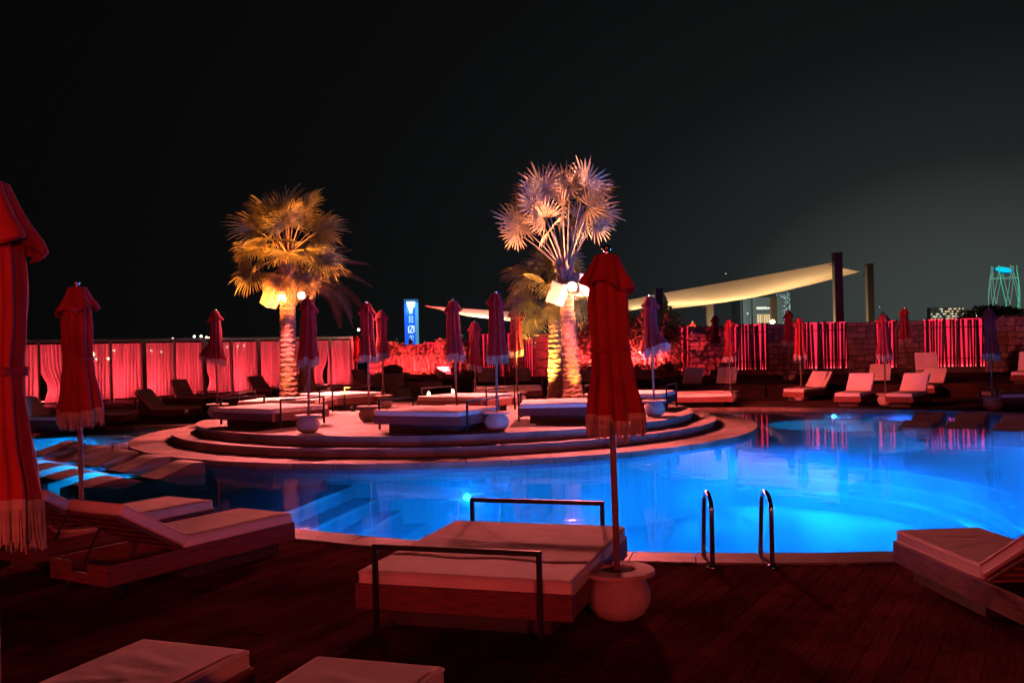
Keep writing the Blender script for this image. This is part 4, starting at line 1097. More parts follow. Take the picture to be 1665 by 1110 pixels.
# ------------------------------------------------------------------ long curtain railing on the left
FA, FB = V2(-25.4, 30.0), V2(-8.3, 51.4)
fd = (FB - FA); FL = fd.length; fd = fd.normalized(); fang = math.atan2(fd.y, fd.x); fnr = V2(-fd.y, fd.x)
fence = thing('curtain_railing', 'long pale railing frame hung with red lit curtains along the left side', 'railing', (FA.x, FA.y, 0), fang)
bay = 3.0; nb = int(FL / bay)
for k in range(nb + 1):
    bm = B(); box(bm, k * bay - .09, k * bay + .09, -.09, .09, -.02, 2.50, .01); finish('post', bm, 'rail_grey', fence)
    if k < nb:
        bm = B(); box(bm, k * bay + 1.46, k * bay + 1.54, -.045, .045, -.02, 2.50, .006); finish('thin_post', bm, 'rail_grey', fence)
        bm = B(); box(bm, k * bay + .002, (k + 1) * bay - .002, -.11, .11, 2.502, 2.62, .008); finish('top_rail', bm, 'rail_grey', fence)
        bm = B(); tube(bm, [(k * bay + .1, .16, 2.44), ((k + 1) * bay - .1, .16, 2.44)], .018, 6); finish('curtain_rod', bm, 'dark_metal', fence)
def curtain_mesh(wid, seed, tied):
    rnd = random.Random(seed); nx, nz = 74, 9; v = []; f = []
    ph = [rnd.uniform(0, 6) for _ in range(4)]
    for j in range(nz + 1):
        t_ = j / nz
        for i in range(nx + 1):
            s = i / nx; x = s * wid
            if tied: 
                k = .22 * math.exp(-((t_ - .75) / .22) ** 2) + .12 * t_
                x = x * (1 - k) if tied > 0 else wid - (wid - x) * (1 - k)
            y = (.07 + .04 * t_) * math.sin(s * 58 * wid / 1.4 + ph[0] + .5 * math.sin(t_ * 3 + ph[1])) + .03 * math.sin(s * 17 + ph[2] + t_) + .04 * t_ * math.sin(s * 6 + ph[3])
            v.append((x, y, 2.42 - 2.34 * t_))
    for j in range(nz):
        for i in range(nx): k = j * (nx + 1) + i; f.append((k, k + 1, k + nx + 2, k + nx + 1))
    me = bpy.data.meshes.new('curtain'); me.from_pydata(v, [], f); me.polygons.foreach_set('use_smooth', [True] * len(f)); me.materials.append(MATS['curtain']); return me
cm = [curtain_mesh(1.47, 1, 0), curtain_mesh(1.47, 2, 0), curtain_mesh(1.46, 3, 1), curtain_mesh(1.46, 4, -1), curtain_mesh(1.40, 5, 0)]
rnd = random.Random(3)
for k in range(nb):
    for h in (0, 1):
        o = link('curtain', cm[rnd.choice((0, 1, 0, 1, 0, 1, 2, 3, 4))])
        p = FA + fd * (k * bay + .02 + h * 1.5) + fnr * .16
        o.location = (p.x, p.y, 0); o.rotation_euler = (0, 0, fang)
        NC = globals().get('NC', 0) + 1; tag(o, ORD[min(NC, 30) - 1] + ' sheer red lit curtain from the left end of the long railing', 'curtain', 'curtains along the railing')
# low lamps on the ground behind the curtains
for k in range(nb + 1):
    for e_ in (.75, 2.25):
        p = FA + fd * (k * bay + e_) + fnr * 1.3
        o = thing('ground_lamp', ORD[k * 2 + (e_ > 1)] + ' red ground lamp from the left behind the curtains of the railing', 'ground lamp', (p.x, p.y, -.02), fang, 'red lamps behind the curtains')
        bm = B(); box(bm, -.10, .10, -.05, .05, 0, .10, .01); finish('housing', bm, 'dark_metal', o)
        bm = B(); box(bm, -.085, .085, -.04, .04, .102, .112); finish('lens', bm, 'lens_ground', o)
        pw = 400 * rnd.uniform(.6, 1.3)
        spot('curtain_beam', (p.x, p.y, .12), (p.x - fnr.x * 1.0, p.y - fnr.y * 1.0, 1.5), pw, (1, .058, .085), 150, .8, .05)

# ------------------------------------------------------------------ stone wall with backlit bamboo screens
wall_pts = [V2(-7.6, 51.6), V2(1.2, 47.2), V2(7.6, 43.4), V2(22.5, 39.2)]
WALL_TOP = 2.66
def wall_at(px):
    """Point of the wall line seen at photo column px."""
    d = ray(px, 540); d2 = V2(d.x, d.y)
    best = None
    for p, q in zip(wall_pts, wall_pts[1:]):
        e = q - p; den = d2.x * e.y - d2.y * e.x
        s = (p.x * e.y - p.y * e.x) / den; u = (d2.y * p.x - d2.x * p.y) / -den if den else 0
        u = ((d2 * s) - p).dot(e) / e.dot(e)
        if -.02 <= u <= 1.02: return d2 * s, e.normalized()
    return d2 * 45, V2(1, 0)
rnd = random.Random(8)
stone_me = []
for s in range(10):
    bm = B(); box(bm, -.5, .5, -.5, .5, -.5, .5, .16, 1)
    for v in bm.verts: v.co += Vector((rnd.uniform(-.09, .09), rnd.uniform(-.06, .06), rnd.uniform(-.09, .09)))
    me = bpy.data.meshes.new('stone'); bm.to_mesh(me); bm.free(); me.materials.append(MATS['stone']); stone_me.append(me)
def stone_wall(x0, x1, lab, z0=BZ, top=WALL_TOP, big=1.0):
    p, d = wall_at(x0); q, _ = wall_at(x1); d = (q - p).normalized(); Ln = (q - p).length; an = math.atan2(d.y, d.x)
    t0 = thing('stone_wall', lab, 'stone wall', (p.x, p.y, z0 - .02), an)
    bm = B(); box(bm, 0, Ln, .02, .42, 0, top - z0 - .02); finish('mortar_core', bm, 'mortar', t0)
    z = .0; H = top - z0
    while z < H - .08:
        h = min(rnd.uniform(.17, .30) * big, H - z); x = 0
        if H - z - h < .1: h = H - z
        while x < Ln - .02:
            w_ = min(rnd.uniform(.20, .48) * big, Ln - x)
            if Ln - x - w_ < .12: w_ = Ln - x
            o = link('stone', rnd.choice(stone_me), t0)
            o.location = (x + w_ / 2, .0 + rnd.uniform(-.02, .025), z + h / 2); o.scale = (w_ - .025, rnd.uniform(.12, .2), h - .025)
            o.rotation_euler = (0, rnd.uniform(-.06, .06), 0)
            x += w_
        z += h
    return t0
def bamboo_screen(x0, x1, lab, z0=BZ + .25, top=WALL_TOP, hot=1.0, gap=.35, sd=1):
    rn = random.Random(sd)
    p, _ = wall_at(x0); q, _ = wall_at(x1); d = (q - p).normalized(); Ln = (q - p).length; an = math.atan2(d.y, d.x)
    t0 = thing('bamboo_screen', lab, 'bamboo screen', (p.x, p.y, z0), an, 'backlit bamboo screens')
    H = top - z0
    bm = B(); box(bm, 0, Ln, .16, .20, 0, H); finish('light_panel', bm, 'led_red', t0)
    bm = B(); box(bm, .02, Ln - .02, .10, .155, .0, .07); finish('light_bar', bm, 'led_hot', t0)
    bm = B(); box(bm, 0, Ln, .0, .22, -.27, -.003); finish('base', bm, 'mortar', t0)
    x = .02
    while x < Ln - .02:
        r = rn.uniform(.035, .062); 
        bm = B(); lean = rn.uniform(-.06, .06); hh = H + rn.uniform(-.09, .05)
        pts = []; rs = []
        for k in range(7):
            zz = hh * k / 6; pts.append((x + r + lean * k / 6, .0, zz)); rs.append(r * rn.uniform(.88, 1.08))
        tube(bm, pts, rs, 7); finish('bamboo_pole', bm, 'bamboo', t0, True)
        x += 2 * r + (rn.choice((.012, .02, .035, .055)) if rn.random() < .66 else .0) * (gap / .35)
    for zz in (.35, H - .35):
        bm = B(); tube(bm, [(0, .055, zz), (Ln, .055, zz)], .022, 6); finish('tie_bar', bm, 'bamboo', t0)
    return t0
bamboo_screen(1100, 1121, 'narrow dim bamboo screen at the left end of the raised terrace', sd=1)
stone_wall(1121, 1194, 'dim stone wall left of the first bright bamboo screen')
bamboo_screen(1194, 1248, 'first bright red bamboo screen, below the shade sail', sd=2)
stone_wall(1248, 1307, 'dark stone wall between the first and second bright bamboo screens')
bamboo_screen(1307, 1376, 'second bright red bamboo screen, below the sail posts', sd=3, gap=.45)
stone_wall(1376, 1423, 'dark stone wall between the second screen and the narrow bright one')
bamboo_screen(1423, 1459, 'narrow bright bamboo screen behind a white-fringed parasol', sd=4, gap=.45)
stone_wall(1459, 1503, 'dark stone wall between the narrow bright screen and the widest one')
bamboo_screen(1503, 1601, 'widest bright red bamboo screen at the right', sd=5, gap=.5)
stone_wall(1601, 1700, 'rough stone wall at the right edge of the photo', top=2.74, big=1.25)
# centre
stone_wall(1068, 1100, 'pink lit stone wall behind the lush plants right of the palms', top=2.60)
bamboo_screen(776, 832, 'dark bamboo screen with thin red gaps behind the tall grey parasol', z0=.3, top=2.55, sd=6, gap=.16)
bamboo_screen(850, 868, 'narrow dark bamboo screen left of the right palm trunks', z0=.3, top=2.3, sd=7, gap=.4)
bamboo_screen(690, 728, 'bright pink bamboo screen behind the red lit hedge', z0=.5, top=2.2, sd=8, gap=.8)
bamboo_screen(952, 972, 'bamboo screen glowing behind the tall red parasol', z0=.5, top=2.4, sd=9, gap=.6)
stone_wall(600, 690, 'red lit low stone wall behind the hedge left of centre', z0=0, top=2.15, big=1.5)
stone_wall(728, 776, 'red lit stone wall right of the hedge', z0=0, top=2.3, big=1.3)
stone_wall(832, 850, 'short dark stone wall left of the palms', z0=0, top=2.5, big=1.4)
stone_wall(868, 952, 'dark stone wall behind the right palm trunks', z0=0, top=2.5, big=1.6)
stone_wall(972, 1068, 'stone wall behind the lush plants and the tall red parasol', z0=0, top=2.5, big=1.6)

# ------------------------------------------------------------------ planted beds
def shrub_mesh(n, rx, ry, h, ll, lw, seed, arch=.5):
    rn = random.Random(seed); v = []; f = []
    for k in range(n):
        th = rn.uniform(0, 2 * PI); rr = math.sqrt(rn.random()); z = h * rn.random() ** .7
        sp = (1 - .45 * (z / h) ** 2)
        c = Vector((rx * rr * sp * math.cos(th), ry * rr * sp * math.sin(th), z))
        an = th + rn.uniform(-1, 1); e_ = rn.uniform(-.3, 1.1)
        d = Vector((math.cos(an) * math.cos(e_), math.sin(an) * math.cos(e_), math.sin(e_)))
        s = d.cross(Vector((rn.uniform(-.4, .4), rn.uniform(-.4, .4), 1))).normalized(); L_ = ll * rn.uniform(.6, 1.25); w_ = lw * rn.uniform(.7, 1.2)
        m_ = c + d * L_ * .5; e2 = c + d * L_ + Vector((0, 0, -arch * L_ * .4)); b0 = len(v)
        v += [c, m_ - s * w_ + Vector((0, 0, .02)), m_ - Vector((0, 0, .01)), m_ + s * w_ + Vector((0, 0, .02)), e2]
        f += [(b0, b0 + 2, b0 + 1), (b0, b0 + 3, b0 + 2), (b0 + 1, b0 + 2, b0 + 4), (b0 + 2, b0 + 3, b0 + 4)]
    me = bpy.data.meshes.new('foliage'); me.from_pydata([tuple(p) for p in v], [], f); me.materials.append(MATS['leaf']); return me
SHM = [shrub_mesh(190, .75, .45, 1.65, .50, .05, s) for s in (1, 2)]
LUSH = [shrub_mesh(170, .85, .45, 2.2, .7, .085, s, .8) for s in (3, 4)]
LOW = [shrub_mesh(140, .8, .3, .3, .24, .03, s) for s in (5, 6)]
def shrub(px, py, Y, me, lab, grp, sc=1.0, z=None):
    p = AT(px, py, Y); t0 = thing('shrub', lab, 'shrub', (p.x, p.y, .0 if z is None else z), random.uniform(0, 6), grp)
    o = link('foliage', me, t0); o.scale = (sc,) * 3
    for k in range(4):
        bm = B(); a_ = k * 1.7; tube(bm, [(.05 * math.cos(a_), .05 * math.sin(a_), -.05), (.16 * math.cos(a_), .16 * math.sin(a_), .6 * sc), (.3 * math.cos(a_), .3 * math.sin(a_), 1.15 * sc)], [.02, .016, .008], 5)
        finish('stem', bm, 'stem', t0)
bedbox = []
def plant_bed(x0, x1, dY, h, lab):
    p, _ = wall_at(x0); q, _ = wall_at(x1); d = (q - p).normalized(); an = math.atan2(d.y, d.x); Ln = (q - p).length
    t0 = thing('planting_bed', lab, 'planting bed', (p.x, p.y, -.02), an)
    bm = B(); box(bm, 0, Ln, -dY, -dY + .18, 0, h, .012); finish('front_wall', bm, 'concrete', t0)
    for e_ in (0, Ln): 
        bm = B(); box(bm, min(abs(e_ - .0), Ln - .18) if e_ else 0, (e_ if e_ else .18), -dY + .182, -.25, 0, h - .003, .012); finish('side_wall', bm, 'concrete', t0)
    bm = B(); box(bm, .19, Ln - .19, -dY + .19, -.25, 0, h - .08); finish('soil', bm, 'soil', t0)
plant_bed(622, 772, 1.9, .62, 'dark concrete planting bed under the red lit hedge')
plant_bed(944, 1098, 2.0, .78, 'long concrete planting bed under the lush plants right of the palms')
for i, (px, dz) in enumerate(((632, 1.0), (646, .8), (664, .9), (680, 1.1), (697, .75), (712, .8), (726, 1.2), (742, 1.2), (757, 1.1), (640, 1.25), (735, 1.35))):
    p, _ = wall_at(px); shrub(px, 560, p.y - (.5 if i % 2 else .85), SHM[i % 2], ORD[(0, 2, 3, 4, 5, 7, 8, 9, 10, 1, 6)[i]] + ' from the left of the red lit shrubs in the hedge below the blue sign', 'shrubs in the left hedge', .95 * dz / 1.0 * .85, .5)
for i, px in enumerate((636, 655, 675, 700, 722, 745, 765)):
    p, _ = wall_at(px); shrub(px, 590, p.y - 1.45, LOW[i % 2], ORD[i] + ' from the left of the low plants fronting the hedge below the blue sign', 'low plants in the left bed', .9, .52)
for i, (px, sc) in enumerate(((955, .95), (968, 1.15), (984, 1.1), (1003, 1.2), (1022, 1.05), (1040, .95), (1053, 1.1), (1075, 1.22), (1087, 1.0), (1062, .75))):
    p, _ = wall_at(px); shrub(px, 560, p.y - (.55 if i % 2 else .9), LUSH[i % 2], ORD[(0, 1, 2, 3, 4, 5, 6, 8, 9, 7)[i]] + ' from the left of the lush red lit plants right of the palms', 'lush plants right of the palms', sc, .68)
for i, px in enumerate((950, 972, 1000, 1030, 1052, 1080, 1094)):
    p, _ = wall_at(px); shrub(px, 590, p.y - 1.6, LOW[i % 2], ORD[i] + ' from the left of the low plants fronting the bed right of the palms', 'low plants in the right bed', .9, .68)
RED2 = (1, .04, .06)
def hedge_lamp(px, dY, z, pw, lab):
    p, d = wall_at(px); n_ = V2(-d.y, d.x)
    loc = Vector((p.x, p.y, z)) - Vector((n_.x, n_.y, 0)) * dY
    t0 = thing('garden_spot', lab, 'garden spot', loc, math.atan2(d.y, d.x), 'red garden spots among the plants')
    bm = B(); lathe(bm, [(.05, 0), (.06, .02), (.075, .12), (.065, .125)], 12); finish('housing', bm, 'dark_metal', t0, True)
    bm = B(); lathe(bm, [(.062, .122), (.02, .132)], 12); finish('lens', bm, 'lens_red', t0)
    tg = loc + Vector((n_.x * 1.6, n_.y * 1.6, 1.3))
    spot('garden_beam', loc + Vector((0, 0, .45)) - Vector((n_.x, n_.y, 0)) * .30, tg, pw * 2.0, RED2, 160, .7, .04)
for i, (px, dY, z, pw) in enumerate(((640, 1.7, .6, 420), (668, 1.7, .6, 420), (692, 1.7, .6, 520), (716, 1.7, .6, 620), (748, 1.7, .6, 420), (954, 1.6, .82, 420), (985, 1.75, .82, 380), (1020, 1.75, .82, 380), (1047, 1.75, .82, 500), (1069, 1.55, .82, 760), (1092, 1.6, .82, 420))):
    hedge_lamp(px, dY, z, pw, ORD[i if i < 5 else i - 5] + ' from the left of the red spots ' + ('in the hedge below the blue sign' if i < 5 else 'among the plants right of the palms'))

# concrete plant boxes with small candle lanterns before the hedge
def plant_box(px0, px1, py, Y, h, dep, lab, plant=False):
    a_, b_2 = AT(px0, py, Y), AT(px1, py, Y)
    t0 = thing('plant_box', lab, 'plant box', (a_.x, a_.y, -.02), 0, 'concrete plant boxes')
    w_ = b_2.x - a_.x
    bm = B(); box(bm, 0, w_, 0, dep, 0, h, .015); finish('box', bm, 'concrete', t0)
    bm = B(); box(bm, .06, w_ - .06, .06, dep - .06, h, h + .012); finish('soil', bm, 'soil', t0)
    if plant:
        bm = B(); lathe(bm, [(.05, h), (.36, h + .03), (.42, h + .14), (.33, h + .27), (.12, h + .33)], 18, lambda th, r, z: (r * (1 + .12 * math.sin(th * 5) + .06 * math.sin(th * 11)), z, w_ * .55, dep / 2))
        finish('round_plant', bm, 'leaf', t0, False)
plant_box(609, 658, 635, 37.5, 1.0, 1.2, 'tall square concrete plant box with a dark rounded plant', True)
plant_box(663, 720, 640, 38.5, .62, 1.4, 'long low concrete plant box below the hedge')
plant_box(645, 668, 648, 34.5, .55, .7, 'small concrete cube in front of the larger plant boxes')
for px, py, lab in ((697, 640, 'small glowing candle lantern before the plant boxes, left one'), (736, 636, 'small glowing candle lantern before the plant boxes, right one')):
    Y = 33.0; p = AT(px, py, Y); t0 = thing('lantern', lab, 'lantern', (p.x, p.y, p.z - .12), 0, 'candle lanterns')
    zb = p.z - .12
    for k in range(4):
        sx, sy = (-.07, .07)[k % 2], (-.07, .07)[k // 2]
        bm = B(); box(bm, sx - .008, sx + .008, sy - .008, sy + .008, .02, .26); finish('post', bm, 'dark_metal', t0)
    bm = B(); box(bm, -.085, .085, -.085, .085, -(zb + .02), .018); finish('stand', bm, 'dark_metal', t0)
    bm = B(); lathe(bm, [(.12, .262), (.03, .33), (.01, .35)], 4); finish('roof', bm, 'dark_metal', t0)
    bm = B(); lathe(bm, [(.045, .02), (.055, .08), (.04, .17), (.01, .2)], 10); finish('candle', bm, 'candle', t0, True)

# side tables
def side_table(px, py, z0, lab):
    g = G(px, py, z0); t0 = thing('side_table', lab, 'side table', (g.x, g.y, z0), 0, 'small side tables')
    bm = B(); box(bm, -.32, .32, -.25, .25, .38, .41, .006); finish('table_top', bm, 'bed_wood', t0)
    for sx in (-.27, .27):
        for sy in (-.2, .2):
            bm = B(); box(bm, sx - .015, sx + .015, sy - .015, sy + .015, 0, .378); finish('leg', bm, 'dark_metal', t0)
side_table(236, 665, -.02, 'small dark side table in front of the curtains at the left')
side_table(1187, 645, -.02, 'side table between the paired loungers on the right')
side_table(1268, 620, .38, 'small side table on the raised terrace below the dark wall')
side_table(1310, 648, -.02, 'side table beside the lounger before the second bamboo screen')
side_table(335, 652, -.02, 'small dark side table below the wind-blown parasol')

# ------------------------------------------------------------------ shade sails behind the wall
def sail(name, cs, lab, sag=.25, n=22, esag=0.0):
    a_, b_2, c, d = [Vector(x) for x in cs]; v = []; f = []
    for j in range(n + 1):
        t_ = j / n
        for i in range(n + 1):
            s = i / n
            s2 = s + 0; p = a_.lerp(b_2, s).lerp(d.lerp(c, s), t_)
            e = math.sin(PI * s) * math.sin(PI * t_)
            cen = (a_ + b_2 + c + d) / 4
            pull = .05 * (math.sin(PI * s) * (1 - math.sin(PI * t_)) + math.sin(PI * t_) * (1 - math.sin(PI * s)))
            p = p.lerp(cen, pull * .8) + Vector((0, 0, -sag * e - esag * t_ * math.sin(PI * s)))
            v.append(p)
    N1 = (n + 1) * (n + 1)
    v += [p + Vector((0, 0, -.012)) for p in v]
    for j in range(n):
        for i in range(n):
            k = j * (n + 1) + i; f.append((k, k + 1, k + n + 2, k + n + 1)); f.append((N1 + k, N1 + k + n + 1, N1 + k + n + 2, N1 + k + 1))
    o = raw(name, v, f, 'sail', None, True); return tag(o, lab, 'shade sail')
def pole(pxb, pyb, pxt, pyt, Y, wd, lab, z0=0):
    t_ = AT(pxt, pyt, Y); z0 = 0
    t0 = thing('sail_post', lab, 'post', (t_.x, t_.y, z0), 0, 'posts of the shade sails')
    bm = B(); box(bm, -wd / 2, wd / 2, -wd / 2, wd / 2, 0, t_.z, .02); finish('shaft', bm, 'post_dark', t0)
    bm = B(); tube(bm, [(-wd / 2 - .2, 0, t_.z - .55), (-wd / 2, 0, t_.z - .5)], .03, 6); finish('eye_bolt', bm, 'steel', t0)
    bm = B(); box(bm, -wd / 2 - .03, wd / 2 + .03, -wd / 2 - .03, wd / 2 + .03, t_.z, t_.z + .03); finish('cap', bm, 'post_dark', t0)
pole(0, 0, 1361, 412, 46, .40, 'tallest dark sail post at the right')
pole(0, 0, 1413, 430, 52, .36, 'outermost dark sail post at the right')
pole(0, 0, 1071, 470, 48, .38, 'dark sail post rising above the lush plants')
pole(0, 0, 1153, 483, 56, .42, 'sail post holding the middle of the big sail')
pole(0, 0, 1257, 484, 58, .36, 'sail post below the right half of the big sail')
sail('shade_sail', (AT(1079, 476, 48), AT(1352, 427, 46), AT(1400, 441, 52), AT(1080, 503, 57)), 'big tan shade sail rising to the tallest post at the right', .2, esag=.30)
sail('shade_sail', (AT(1000, 492, 50), AT(1066, 478, 48), AT(1072, 497, 56), AT(1005, 508, 58)), 'smaller tan shade sail between the red parasol and the plant post', .12)
sail('shade_sail', (AT(690, 497, 50), AT(845, 507, 48), AT(846, 524, 56), AT(760, 514, 58)), 'pale pointed shade sail left of the right palm', .1)
WARM = (1, .68, .36)
lp = AT(1256, 523, 46.0)
t0 = thing('bulkhead_lamp', 'small bright warm lamp on top of the wall under the big sail', 'lamp', lp, 0)
bm = B(); lathe(bm, [(.03, -.10), (.10, -.06), (.12, 0), (.08, .07), (.02, .10)], 14); finish('bulb', bm, 'bulb_warm', t0, True)
bm = B(); box(bm, -.05, .05, -.05, .05, -.5, -.105); finish('stand', bm, 'dark_metal', t0)
for px_, py_, Y_, pw_ in ((1120, 544, 54, 2000), (1205, 542, 54, 2400), (1300, 540, 51, 2600), (1372, 540, 50, 900), (1030, 546, 54, 1500), (1250, 538, 67, 4500), (1130, 540, 67, 4000)):
    point('sail_lamp', AT(px_, py_, Y_), pw_ * .24, (1, .66, .32), .3)
point('sail_lamp', AT(780, 552, 54), 900, (1, .85, .62), .3)

# ------------------------------------------------------------------ far buildings
def tower_block(px0, px1, pyt, Y, dep, lab, mt='facade'):
    a_, b_2 = AT(px0, pyt, Y), AT(px1, pyt, Y)
    t0 = thing('building', lab, 'building', ((a_.x + b_2.x) / 2, Y, 0), 0)
    w_ = b_2.x - a_.x; h = a_.z
    bm = B(); box(bm, -w_ / 2, w_ / 2, 0, dep, -.5, h); finish('wall', bm, mt, t0)
    return t0, w_, h
def win(t0, x0, x1, z0, z1, mt, y=-.05):
    bm = B(); box(bm, x0, x1, y, -.005, z0, z1); return finish('window', bm, mt, t0)
Y = 190
t0, w_, h = tower_block(1204, 1272, 484, Y, 8, 'pale building with lit windows under the big sail')
px2 = w_ / 68.0
for (x0, x1, y0, y1, mt_) in ((1229, 1252, 499, 503, 'window_white'), (1229, 1239, 511, 525, 'window_warm'), (1240, 1251, 511, 525, 'window_warm'), (1214, 1216, 508, 511, 'window_white')):
    win(t0, (x0 - 1238) * px2, (x1 - 1238) * px2, AT(x0, y1, Y).z, AT(x0, y0, Y).z, mt_)
for x0, x1 in ((1205, 1211), (1221, 1227)):
    bm = B(); box(bm, (x0 - 1238) * px2, (x1 - 1238) * px2, -1.2, -.01, 0, h + .3); finish('pilaster', bm, 'facade', t0)
rn = random.Random(5)
for i in range(6):
    x0 = 1229.5 + i * 3.6; bm = B(); box(bm, (x0 - 1238) * px2, (x0 + .8 - 1238) * px2, -.12, -.06, AT(1240, 526, Y).z, AT(1240, 505, Y).z); finish('mullion', bm, 'facade_dark', t0)
Y = 480
t0, w_, h = tower_block(1262, 1285, 474, Y, 40, 'slim glass tower with scattered cool lights right of the pale building', 'facade_dark')
for r_ in range(26):
    for c in range(8):
        if rn.random() < .5:
            x0 = -w_ / 2 + (c + .12) * w_ / 8; z0 = h - (r_ + 1) * h / 27
            if z0 > 1: win(t0, x0, x0 + w_ / 8 * .62, z0, z0 + h / 27 * .55, rn.choice(('window_cool', 'window_cool', 'window_white')))
Y = 900
t0, w_, h = tower_block(1513, 1567, 500, Y, 8, 'long low hotel with golden lights far behind the widest bamboo screen', 'facade_dark')
for r_ in range(5):
    for c in range(19):
        if rn.random() < .55 - .02 * abs(c - 9):
            x0 = -w_ / 2 + (c + .1) * w_ / 19; z0 = h - (r_ + 1) * 2.3
            win(t0, x0, x0 + w_ / 19 * .8, z0, z0 + 1.3, rn.choice(('window_warm', 'window_warm', 'window_white')), -.3)
spot('haze_fill', (AT(1215, 530, 165).x, 150, 1), (AT(1238, 500, 190).x, 190, 8), 26000, (.85, 1, .92), 60, .9, .5)  # added spots that pale the far walls in place of haze
spot('haze_fill', (AT(1215, 530, 400).x, 420, 2), (AT(1275, 500, 480).x, 480, 14), 60000, (.8, 1, .95), 70, .9, .5)
spot('haze_fill', (AT(1540, 530, 800).x, 800, 2), (AT(1540, 510, 900).x, 900, 8), 50000, (.95, 1, .9), 60, .9, .5)
# blue sign tower
Y = 150
a_, b_2 = AT(657, 488, Y), AT(680, 488, Y)
t0 = thing('sign_tower', 'tall glowing blue sign tower with vertical white lettering', 'sign tower', ((a_.x + b_2.x) / 2, Y, 0), .0)
w_ = b_2.x - a_.x; H = a_.z
bm = B(); box(bm, -w_ / 2, w_ / 2, 0, 2.0, 0, H); finish('body', bm, 'facade_dark', t0)
bm = B(); box(bm, -w_ / 2, w_ / 2 * .52, -.12, -.01, 0, H - .45); finish('sign_face', bm, 'sign_blue', t0)
bm = B(); box(bm, w_ / 2 * .53, w_ / 2 * .98, -.10, -.01, 0, H - .35); finish('side_strip', bm, 'sign_cyan', t0)
bm = B(); box(bm, -w_ / 2 - .03, w_ / 2 + .05, -.16, 2.05, H, H + .12); finish('cap', bm, 'facade_dark', t0)
u = w_ / 23.0            # one photo pixel on the sign
def mark(x0, x1, y0, y1, mt_='sign_white_dim', name='letter'):
    bm = B(); box(bm, (x0 - 668.5) * u, (x1 - 668.5) * u, -.17, -.125, H - (y1 - 488) * u, H - (y0 - 488) * u); finish(name, bm, mt_, t0)
for c in ((661, 675, 490.5, 496), (662, 674, 496.2, 500), (664, 671.5, 500.2, 504), (665.5, 670, 504.2, 510)): mark(*c, 'sign_white', 'emblem')
for c in ((664.5, 665.9, 514, 519), (666.2, 671, 514, 515), (666.2, 671, 517.6, 518.8), (669.6, 671, 515.2, 517.4), (664.5, 671, 520.2, 521.3), (664.5, 665.8, 521.5, 525), (669.6, 671, 521.5, 525), (666.2, 669.4, 523, 524.2)): mark(*c)
# the square emblem with a slanting stroke
for c in ((662.6, 664.2, 531, 541), (671.4, 673, 530, 540), (664.4, 671.2, 529.6, 531), (664.4, 671.2, 540, 541.4)): mark(*c, 'sign_white')
bm = B(); box(bm, -.07, .07, -.17, -.125, -.48, .48); bmesh.ops.transform(bm, matrix=Matrix.Translation(((668 - 668.5) * u, 0, H - (535.5 - 488) * u)) @ Matrix.Rotation(.5, 4, 'Y'), verts=bm.verts); finish('emblem', bm, 'sign_white', t0)
for c in ((665, 671.5, 545.5, 546.6), (665, 666.3, 547, 549.5), (670.2, 671.5, 547, 549.5), (667.3, 668.8, 547, 552), (665, 671.5, 552.3, 553.3)): mark(*c)
point('sign_glow', (t0.location.x - .6, Y - 2.5, H - 1.5), 400, (.1, .4, 1), .3)
# lattice tower with a glowing disc
Y = 420
c0 = AT(1632, 439, Y); k_ = Y / F
t0 = thing('lattice_tower', 'green lit open lattice tower topped with a glowing turquoise disc', 'tower', (c0.x, Y, 0), 0)
Rt = 20.5 * k_; zt = c0.z
def rad(z): 
    s = z / zt; return Rt * (.92 + .22 * math.sin(PI * min(max((s - .1) / .9, 0), 1)))
for k in range(7):
    for sg in (1, -1):
        pts = []
        for i in range(15):
            z = zt * 1.06 * i / 14; th = 2 * PI * k / 7 + .3 + sg * z / zt * .9; r = rad(z); pts.append((r * math.cos(th), r * math.sin(th), z))
        bm = B(); tube(bm, pts, .17 if sg > 0 else .15, 5); finish('rib', bm, 'tower_rib_green' if k in (5,) else 'tower_rib', t0)
bm = B(); lathe(bm, [(13.0 * k_, -.5), (14.2 * k_, -.3), (14.2 * k_, 0), (13.6 * k_, .1)], 40); bmesh.ops.transform(bm, matrix=Matrix.Translation((0, 0, zt)) @ Matrix.Rotation(R(24), 4, 'X'), verts=bm.verts); o = finish('disc_rim', bm, 'tower_ring', t0)
bm = B(); lathe(bm, [(12.6 * k_, .105), (12.2 * k_, .3)], 40); bmesh.ops.transform(bm, matrix=Matrix.Translation((0, 0, zt)) @ Matrix.Rotation(R(24), 4, 'X') , verts=bm.verts); finish('disc', bm, 'tower_disc', t0)
bm = B(); tube(bm, [(rad(zt * .88) * math.cos(a2), rad(zt * .88) * math.sin(a2), zt * .88) for a2 in [2 * PI * i / 24 for i in range(25)]], .15, 5); finish('ring_beam', bm, 'tower_rib', t0)
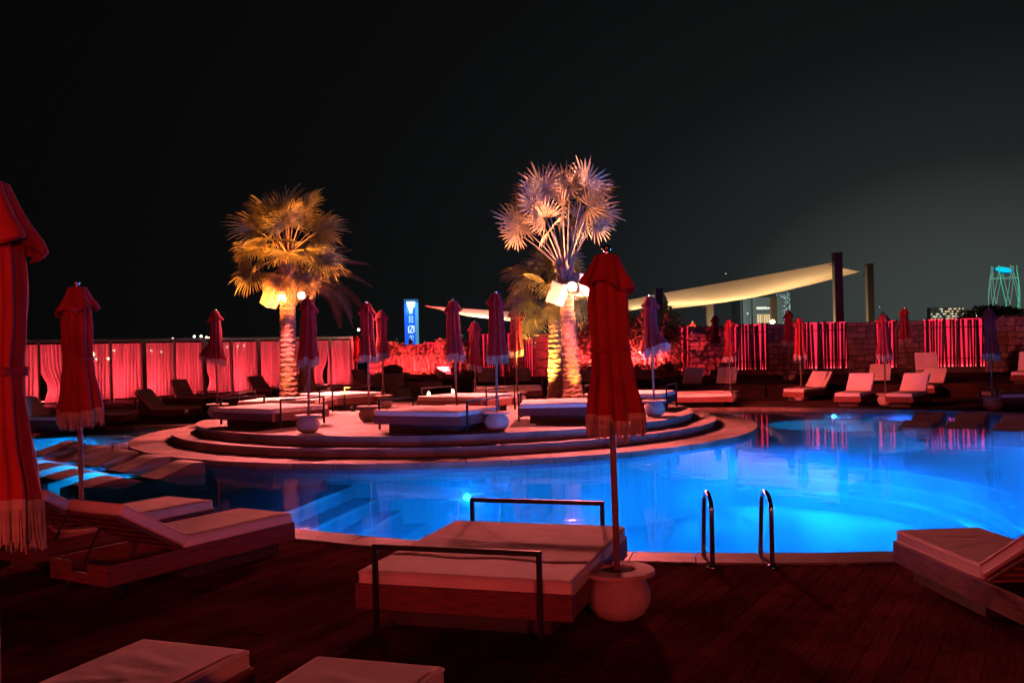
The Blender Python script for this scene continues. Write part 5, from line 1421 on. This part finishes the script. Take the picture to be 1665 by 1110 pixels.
# dark trees beyond the wall on the right
TM = [shrub_mesh(900, 2.6, 2.2, 3.6, .55, .13, s) for s in (7, 8)]
for i, (px, pyt, Y, sc) in enumerate(((1588, 497, 95, .85), (1606, 490, 100, 1.0), (1622, 492, 98, 1.0), (1640, 494, 102, .95), (1658, 497, 96, .9), (1575, 507, 96, .6))):
    pyt += 7; p = AT(px, pyt, Y); t0 = thing('tree', ORD[(1, 2, 3, 4, 5, 0)[i]] + ' from the left of the dark leafy trees before the lattice tower', 'tree', (p.x, Y, 0), i * 1.3, 'dark trees beyond the wall')
    hcr = 3.7 * sc
    o = link('crown', TM[i % 2], t0); o.scale = (sc,) * 3; o.location = (0, 0, p.z - hcr)
    MATS and None
    bm = B(); tube(bm, [(0, 0, 0), (.1, 0, (p.z - hcr) * .6), (0, .05, p.z - hcr + 1.0)], [.22, .17, .10], 8); finish('trunk', bm, 'stem', t0)
# lamps of the town beyond the curtains and above them
def far_lamp(px, py, Y, r, mt_, lab, grp='distant town lamps'):
    p = AT(px, py, Y); t0 = thing('street_lamp', lab, 'street lamp', (p.x, Y, 0), 0, grp)
    bm = B(); lathe(bm, [(.3 * r, -.9 * r), (r, -.2 * r), (r, .3 * r), (.2 * r, r)], 8); bmesh.ops.translate(bm, verts=bm.verts, vec=(0, 0, p.z)); finish('lamp_head', bm, mt_, t0, True)
    bm = B(); tube(bm, [(0, 0, -.5), (0, 0, p.z - .9 * r)], .06, 5); finish('post', bm, 'dark_metal', t0)
far_lamp(150, 576, 62, .20, 'bulb_green', 'bright greenish white lamp shining through the curtain gap beside the dark red parasol')
far_lamp(147, 583, 64, .10, 'bulb_green', 'small lamp just below the bright greenish one')
far_lamp(156, 584, 66, .10, 'bulb_green', 'small lamp right below the bright greenish one')
for NL, (px, py) in enumerate(((316, 547), (327, 546.5), (336, 549), (342, 548.5), (281, 551), (583, 536), (369, 564), (386, 563), (397, 562), (246, 570), (262, 572), (180, 586), (176, 583), (185, 570))):
    far_lamp(px, py, 170, .22, random.choice(('bulb_white', 'bulb_warm')), ORD[NL] + ' tiny town lamp far beyond the curtain railing', 'tiny lamps beyond the curtains')
far_lamp(1587, 511, 130, .30, 'bulb_white', 'white lamp above the right end of the widest bamboo screen')
far_lamp(851, 536, 120, .18, 'window_cool', 'small bluish lamp left of the back palm trunk')
for px, py, lab in ((1180, 445, 'bright star above the big shade sail'), (1430, 499, 'faint star right of the outermost sail post')):
    p = AT(px, py, 3000); bm = B(); bmesh.ops.create_icosphere(bm, subdivisions=1, radius=1.5 if px < 1300 else 1.0)
    o = finish('star', bm, 'star', None, True); o.location = p; tag(o, lab, 'star')
